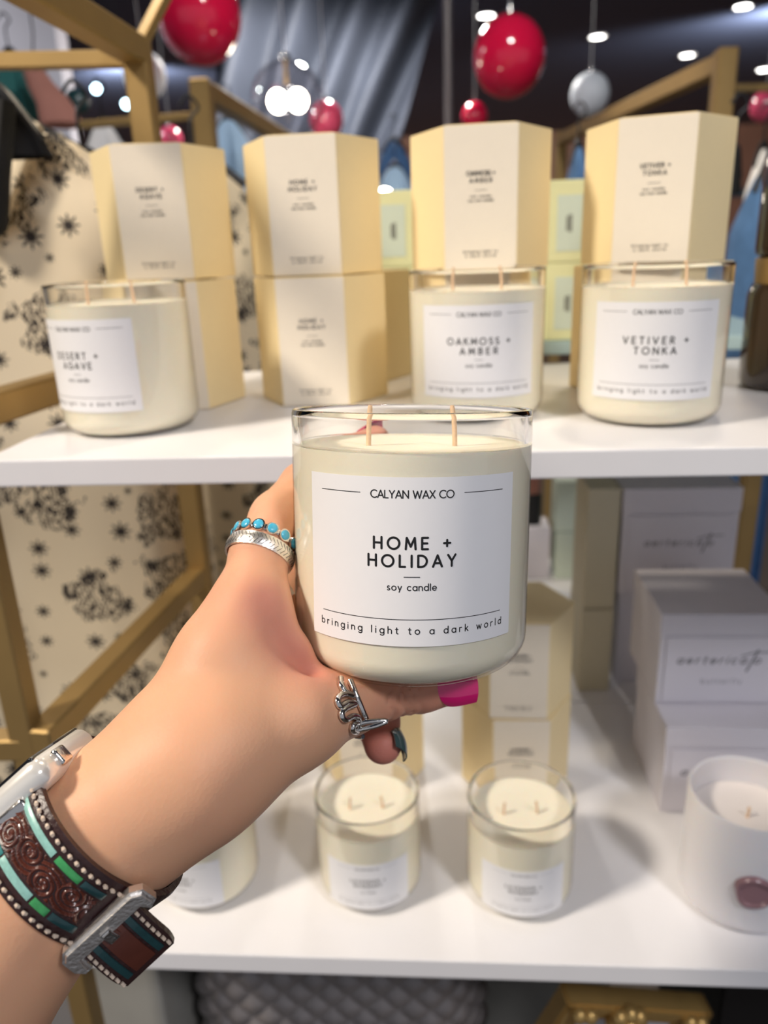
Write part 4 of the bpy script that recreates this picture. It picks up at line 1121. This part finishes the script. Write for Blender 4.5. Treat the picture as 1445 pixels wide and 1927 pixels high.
link('ring_band', band(RC1, iax, hint, .0052, .0011, .0002, crown=.25), M['silver_soft'], r1, True, to_world(RC1))
a, e1, e2 = frame(iax, hint)
bm = bmesh.new()
for k in range(26):            # engraved barbs
    th = rad(-88+k*7)
    for sg in (-1, 1):
        u0 = e1*math.cos(th)+e2*math.sin(th); u1 = e1*math.cos(th+.10)+e2*math.sin(th+.10)
        p0, p1 = out_from(RC1, u0, .0015)+a*sg*.0002, out_from(RC1, u1, .0013)+a*sg*.0020
        tube([to_world(p0), to_world(p1)], .00011, 5, bm)
link('engraving', mesh_of(bm), M['silver_dark'], r1, True, to_world(RC1))
r2 = ring_root(RC2, 'silver ring set with a row of round turquoise stones')
link('ring_band', band(RC2, iax, hint, .0022, .0009, .0002), M['silver'], r2, True, to_world(RC2))
def disc_at(c, n, r, h, dome):
    n = n/np.linalg.norm(n); z = Vector(n.tolist()); q = z.to_track_quat('Z', 'Y').to_matrix().to_4x4(); q.translation = Vector(c.tolist())
    me = lathe([(0, 0), (r, 0), (r, h)]+[(r*math.cos(rad(x)), h+dome*math.sin(rad(x))) for x in (30, 60)]+[(0, h+dome)], 20); me.transform(q); return me
for k in range(8):
    th = rad(-94+k*27); u = e1*math.cos(th)+e2*math.sin(th)
    p = out_from(RC2, u, .0009); n_w = u @ BAS
    bz = link('bezel', disc_at(to_world(p), n_w, .00235, .0007, .0), M['silver'], r2, True, to_world(RC2))
    st = link('stone', disc_at(to_world(p+u*.0003), n_w, .00180, .0007, .0004), M['turq'], bz, True)
    st.data.transform(Matrix.Translation(-Vector(to_world(RC2))))
# looping wire ring on the thumb
tc_ = FC['thumb'][1][0]+(FC['thumb'][2][0]-FC['thumb'][1][0])*.15
tax = FC['thumb'][2][0]-FC['thumb'][1][0]; tax /= np.linalg.norm(tax)
r3 = ring_root(tc_, 'silver wire ring bent into looping script around the thumb')
def wire(pxs, r, lift): return tube(catmull([to_world(surf(x, y, lift)) for x, y in pxs], 6), r, 10)
sh3 = to_world(tc_)
link('wire_script', wire([(641, 1276), (642, 1290), (651, 1303), (664, 1309), (652, 1306), (640, 1309), (635, 1319), (641, 1329), (654, 1322), (668, 1325), (656, 1330), (645, 1337), (643, 1347), (650, 1354), (664, 1348), (674, 1351), (673, 1360), (664, 1366), (664, 1374), (671, 1377)], .00112, .0010), M['silver'], r3, True, sh3)
link('wire_arc', wire([(659, 1280), (668, 1303), (678, 1327), (687, 1348), (692, 1358)], .00105, .0011), M['silver'], r3, True, sh3)
E2 = [surf(674, 1370, .0012), surf(677, 1362, .0016)]
base_ = surf(690, 1352, .0016); z_ = base_[2]
def cvz(x, y, z): return cv(x, y, z)
link('wire_tail', tube(catmull([to_world(q) for q in (cvz(676, 1372, z_), cvz(677, 1362, z_-.001), cvz(698, 1357, z_-.001), cvz(727, 1357, z_-.0005), cvz(706, 1366, z_-.0012), cvz(676, 1373, z_-.0003))], 6), [.0009]*31, 10), M['silver'], r3, True, sh3)
a, e1, e2 = frame(tax, hint); pts = []
for k in range(25):            # plain wire closing the ring behind
    th = rad(75+k*210/24); u = e1*math.cos(th)+e2*math.sin(th); pts.append(to_world(out_from(tc_, u, .0008)))
link('wire_back', tube(pts, .0009, 10), M['silver'], r3, True, sh3)

# ------------------------------------------------------------------ wrist watch
WC = cv(156, 1553, .2420)
wa = ARM[3][0]-ARM[2][0]; wa /= np.linalg.norm(wa)
wa = np.array([.74, .67, wa[2]*.6]); wa /= np.linalg.norm(wa)
_, w1, _ = frame(wa, np.array([.67, -.74, 0.0])); w2 = np.cross(wa, w1)
if w2[2] > 0: w2 = -w2
wroot = WC
watch = empty('wrist_watch', to_world(WC), 'wrist watch with a tooled dark leather strap, teal inlays and a silver buckle', 'watch')
shw = to_world(WC)
def wp(th, v, lift):
    """point over the wrist at angle th (0 = towards the buckle edge, 90 = facing us, 180 = the watch case), v along the arm"""
    u = w1*math.cos(th)+w2*math.sin(th)
    return out_from(WC+wa*v, u, lift)
_cache = {}
def wrad(th, v):
    key = (round(th, 4), round(v, 5))
    if key not in _cache: _cache[key] = float(np.linalg.norm(out_from(WC+wa*v, w1*math.cos(th)+w2*math.sin(th), 0)-WC-wa*v))
    return _cache[key]
def wpt(th, v, lift):
    vv = [wrad(th, x) for x in (-.011, 0.0, .011)]
    f = (v/.011); r = max(vv[1], vv[1]*(1-abs(f))+(vv[2] if f > 0 else vv[0])*abs(f)); r = 0.7*r+0.3*max(vv)
    return WC+wa*v+(w1*math.cos(th)+w2*math.sin(th))*(r+lift)
def strap_sheet(th0, th1, v0, v1, l0, l1, nt, nv, relief=None, edge=.0006):
    """solid piece of strap between two angles"""
    V, Fc = [], []
    for lay in (0, 1):
        for i in range(nt+1):
            th = th0+(th1-th0)*i/nt
            for j in range(nv+1):
                v = v0+(v1-v0)*j/nv
                rim = min(j, nv-j) == 0 or min(i, nt-i) == 0
                l = l0 if lay == 0 else (l1-(edge if rim else 0)+(relief(i/nt, j/nv, th, v) if relief and not rim else 0))
                V.append(to_world(wpt(th, v, l)))
    K = (nt+1)*(nv+1)
    for i in range(nt):
        for j in range(nv):
            a = i*(nv+1)+j; Fc.append((K+a, K+a+1, K+a+nv+2, K+a+nv+1)); Fc.append((a+nv+1, a+nv+2, a+1, a))
    rim = list(range(nv+1))+[i*(nv+1)+nv for i in range(1, nt+1)]+[nt*(nv+1)+j for j in range(nv-1, -1, -1)]+[i*(nv+1) for i in range(nt-1, 0, -1)]
    for a, b in zip(rim, rim[1:]+rim[:1]): Fc.append((a, b, K+b, K+a))
    me = pydata(V, Fc); bm = bmesh.new(); bm.from_mesh(me); return mesh_of(bm)
HW = .0110
strap = link('watch_strap', strap_sheet(rad(-170), rad(158), -HW, HW, .0003, .0028, 110, 12, lambda a, b, th, v: .0005*(abs(v) > .0095)), M['strap'], watch, True, shw)
def th_of(u): return math.acos(max(-.98, min(.98, u/168.0)))
def swirl(a, b, th, v):
    x = th*25.0; y = v*1000
    k = round(x/6.2); sg = 1 if k % 2 else -1
    dx, dy = x-k*6.2, y-sg*1.3
    r = math.hypot(dx, dy); g = math.atan2(dy, dx)*sg
    f = math.sin(r*4.6+g)
    return .00042*(abs(f)**.5*(1 if f > 0 else -1))*min(1, r/.8)
link('tooled_panel', strap_sheet(th_of(84), th_of(-148), -.0040, .0040, .0025, .0031, 260, 24, swirl, .0003), M['tooled'], strap, True, shw)
rows = {1: [(-152, -133, 'inlay_teal'), (-132, -123, 'inlay_pale'), (-121, -96, 'inlay_teal'), (-93, -3, 'inlay_pale'), (3, 47, 'inlay_green'), (51, 86, 'inlay_dark')],
        -1: [(-154, -130, 'inlay_teal'), (-127, -112, 'inlay_teal'), (-109, -51, 'inlay_teal'), (-48, 17, 'inlay_pale'), (21, 47, 'inlay_green'), (51, 90, 'inlay_dark')]}
for sg, lst in rows.items():
    for u0, u1, mm in lst:
        link('inlay', strap_sheet(th_of(u1), th_of(u0), sg*.0058-.00105, sg*.0058+.00105, .0024, .0033, 10, 3, None, .00025), M[mm], strap, True, shw)
bm = bmesh.new()
for sg in (-1, 1):
    for k in range(27):
        th = rad(152-k*4.35)
        p, q = wpt(th, sg*.0091, .0034), wpt(th-rad(2.4), sg*.0088, .0034)
        tube([to_world(p), to_world((p+q)/2+(p-WC)/np.linalg.norm(p-WC)*.0002), to_world(q)], [.0004, .00062, .0004], 8, bm)
link('stitching', mesh_of(bm), M['stitch'], strap, True, shw)
# buckle: faceted silver plate across the strap with a prong
TB = th_of(108)
bc = wpt(TB, 0, .0062); TB2 = TB+rad(16); bn = (w1*math.cos(TB2)+w2*math.sin(TB2)); bt = w1*math.sin(TB2)-w2*math.cos(TB2)      # outward, and on round the wrist
def plate(poly, z0, z1, bev, hole=None):
    bm = bmesh.new()
    lo = [bm.verts.new(to_world(bc+wa*x+bt*y+bn*z0)) for x, y in poly]; hi = [bm.verts.new(to_world(bc+wa*x+bt*y+bn*z1)) for x, y in poly]
    bm.faces.new(lo[::-1]); bm.faces.new(hi); n = len(poly)
    for i in range(n): bm.faces.new((lo[i], lo[(i+1) % n], hi[(i+1) % n], hi[i]))
    bmesh.ops.recalc_face_normals(bm, faces=bm.faces)
    bmesh.ops.bevel(bm, geom=[e for e in bm.edges if all(v in hi for v in e.verts)], offset=bev, segments=3, affect='EDGES')
    return mesh_of(bm)
bk_ = link('buckle', plate([(-.0145, -.0010), (-.0120, -.0034), (.0120, -.0034), (.0150, -.0012), (.0150, .0040), (.0120, .0052), (.0105, .0024), (-.0100, .0024), (-.0110, .0066), (-.0135, .0066), (-.0150, .0040)], -.0022, .0014, .0011), M['silver_soft'], watch, False, shw)
link('buckle_prong', plate([(-.0016, -.0002), (.0016, -.0002), (.0016, .0042), (-.0016, .0042)], .0004, .0024, .0006), M['silver'], bk_, False, shw)
bm = bmesh.new(); tube([to_world(bc-wa*.0148+bt*.002-bn*.003), to_world(bc+wa*.0148+bt*.002-bn*.003)], .0014, 12, bm); link('buckle_bar', mesh_of(bm), M['silver'], bk_, True, shw)
# loose strap end beyond the buckle
fd = w1*.95-w2*.22-wa*.10; fd /= np.linalg.norm(fd); fn = np.cross(wa, fd); fn = fn if fn @ bn > 0 else -fn
f0 = bc-bn*.0018+bt*.0012
def flap(v0, v1, y0, y1, z0, z1, m, name, parent, bev=.0006, taper=0.0):
    bm = bmesh.new(); n = 10; g = []
    for z in (z0, z1):
        row = []
        for i in range(n+1):
            y = y0+(y1-y0)*i/n; tp = 1-taper*max(0, (i/n-.72)/.28)**2
            c = f0+fd*y-fn*(9.0*y*y)
            row.append([bm.verts.new(to_world(c+wa*(v*tp)+fn*z)) for v in (v0, v0*.5+v1*.5, v1)])
        g.append(row)
    for i in range(n):
        for j in range(2):
            bm.faces.new((g[1][i][j], g[1][i][j+1], g[1][i+1][j+1], g[1][i+1][j])); bm.faces.new((g[0][i+1][j], g[0][i+1][j+1], g[0][i][j+1], g[0][i][j]))
        for j in (0, 2): bm.faces.new((g[0][i][j], g[1][i][j], g[1][i+1][j], g[0][i+1][j]))
    for i in (0, n):
        for j in range(2): bm.faces.new((g[0][i][j], g[0][i][j+1], g[1][i][j+1], g[1][i][j]))
    return link(name, mesh_of(bm), m, parent, False, shw)
fl = flap(-.0100, .0100, 0, .0185, -.0012, .0012, M['strap'], 'strap_end', watch, taper=.12)
flap(-.0036, .0036, .001, .0165, .0011, .0016, M['tooled'], 'tooled_panel', fl)
for sg in (-1, 1): flap(sg*.0058-.001, sg*.0058+.001, .001, .0165, .0011, .0017, M['inlay_dark'], 'inlay', fl)
bm = bmesh.new()
for sg in (-1, 1):
    for k in range(7):
        y = .002+k*.0023; c = f0+fd*y-fn*(9*y*y)+wa*sg*.0086+fn*.0016
        tube([to_world(c), to_world(c+fd*.0014)], .0005, 8, bm)
link('stitching', mesh_of(bm), M['stitch'], fl, True, shw)
# watch case on the far edge of the wrist
cc = WC-w1*(wrad(PI, 0)-.0022)+w2*.006-wa*.001
def rbox(c, ax, half, r, seg=5):
    bm = bmesh.new(); bm_box(bm, Vector((0, 0, 0)), XYZ, half)
    bmesh.ops.bevel(bm, geom=bm.edges[:], offset=r, segments=seg, affect='EDGES', profile=.5)
    me = mesh_of(bm)
    mt = Matrix([list(np.array(v) @ BAS) for v in ax]).transposed().to_4x4(); mt.translation = Vector(to_world(c).tolist()); me.transform(mt); return me
cs_ = link('watch_case', rbox(cc, (wa, w2, -w1), (.0170, .0205, .0050), .0046), M['case'], watch, True, shw)
link('screen', rbox(cc-w1*.0043, (wa, w2, -w1), (.0148, .0180, .0010), .0009, 3), M['screen'], cs_, True, shw)
link('crown', rbox(cc+wa*.0174+w2*.009, (wa, w2, -w1), (.0012, .0034, .0028), .0010, 3), M['silver'], cs_, True, shw)
for sg in (1, -1): link('strap_lug', rbox(cc+w1*.0036+w2*sg*.0198+wa*0, (wa, w2, -w1), (.0070, .0018, .0020), .0012, 3), M['silver'], cs_, True, shw)
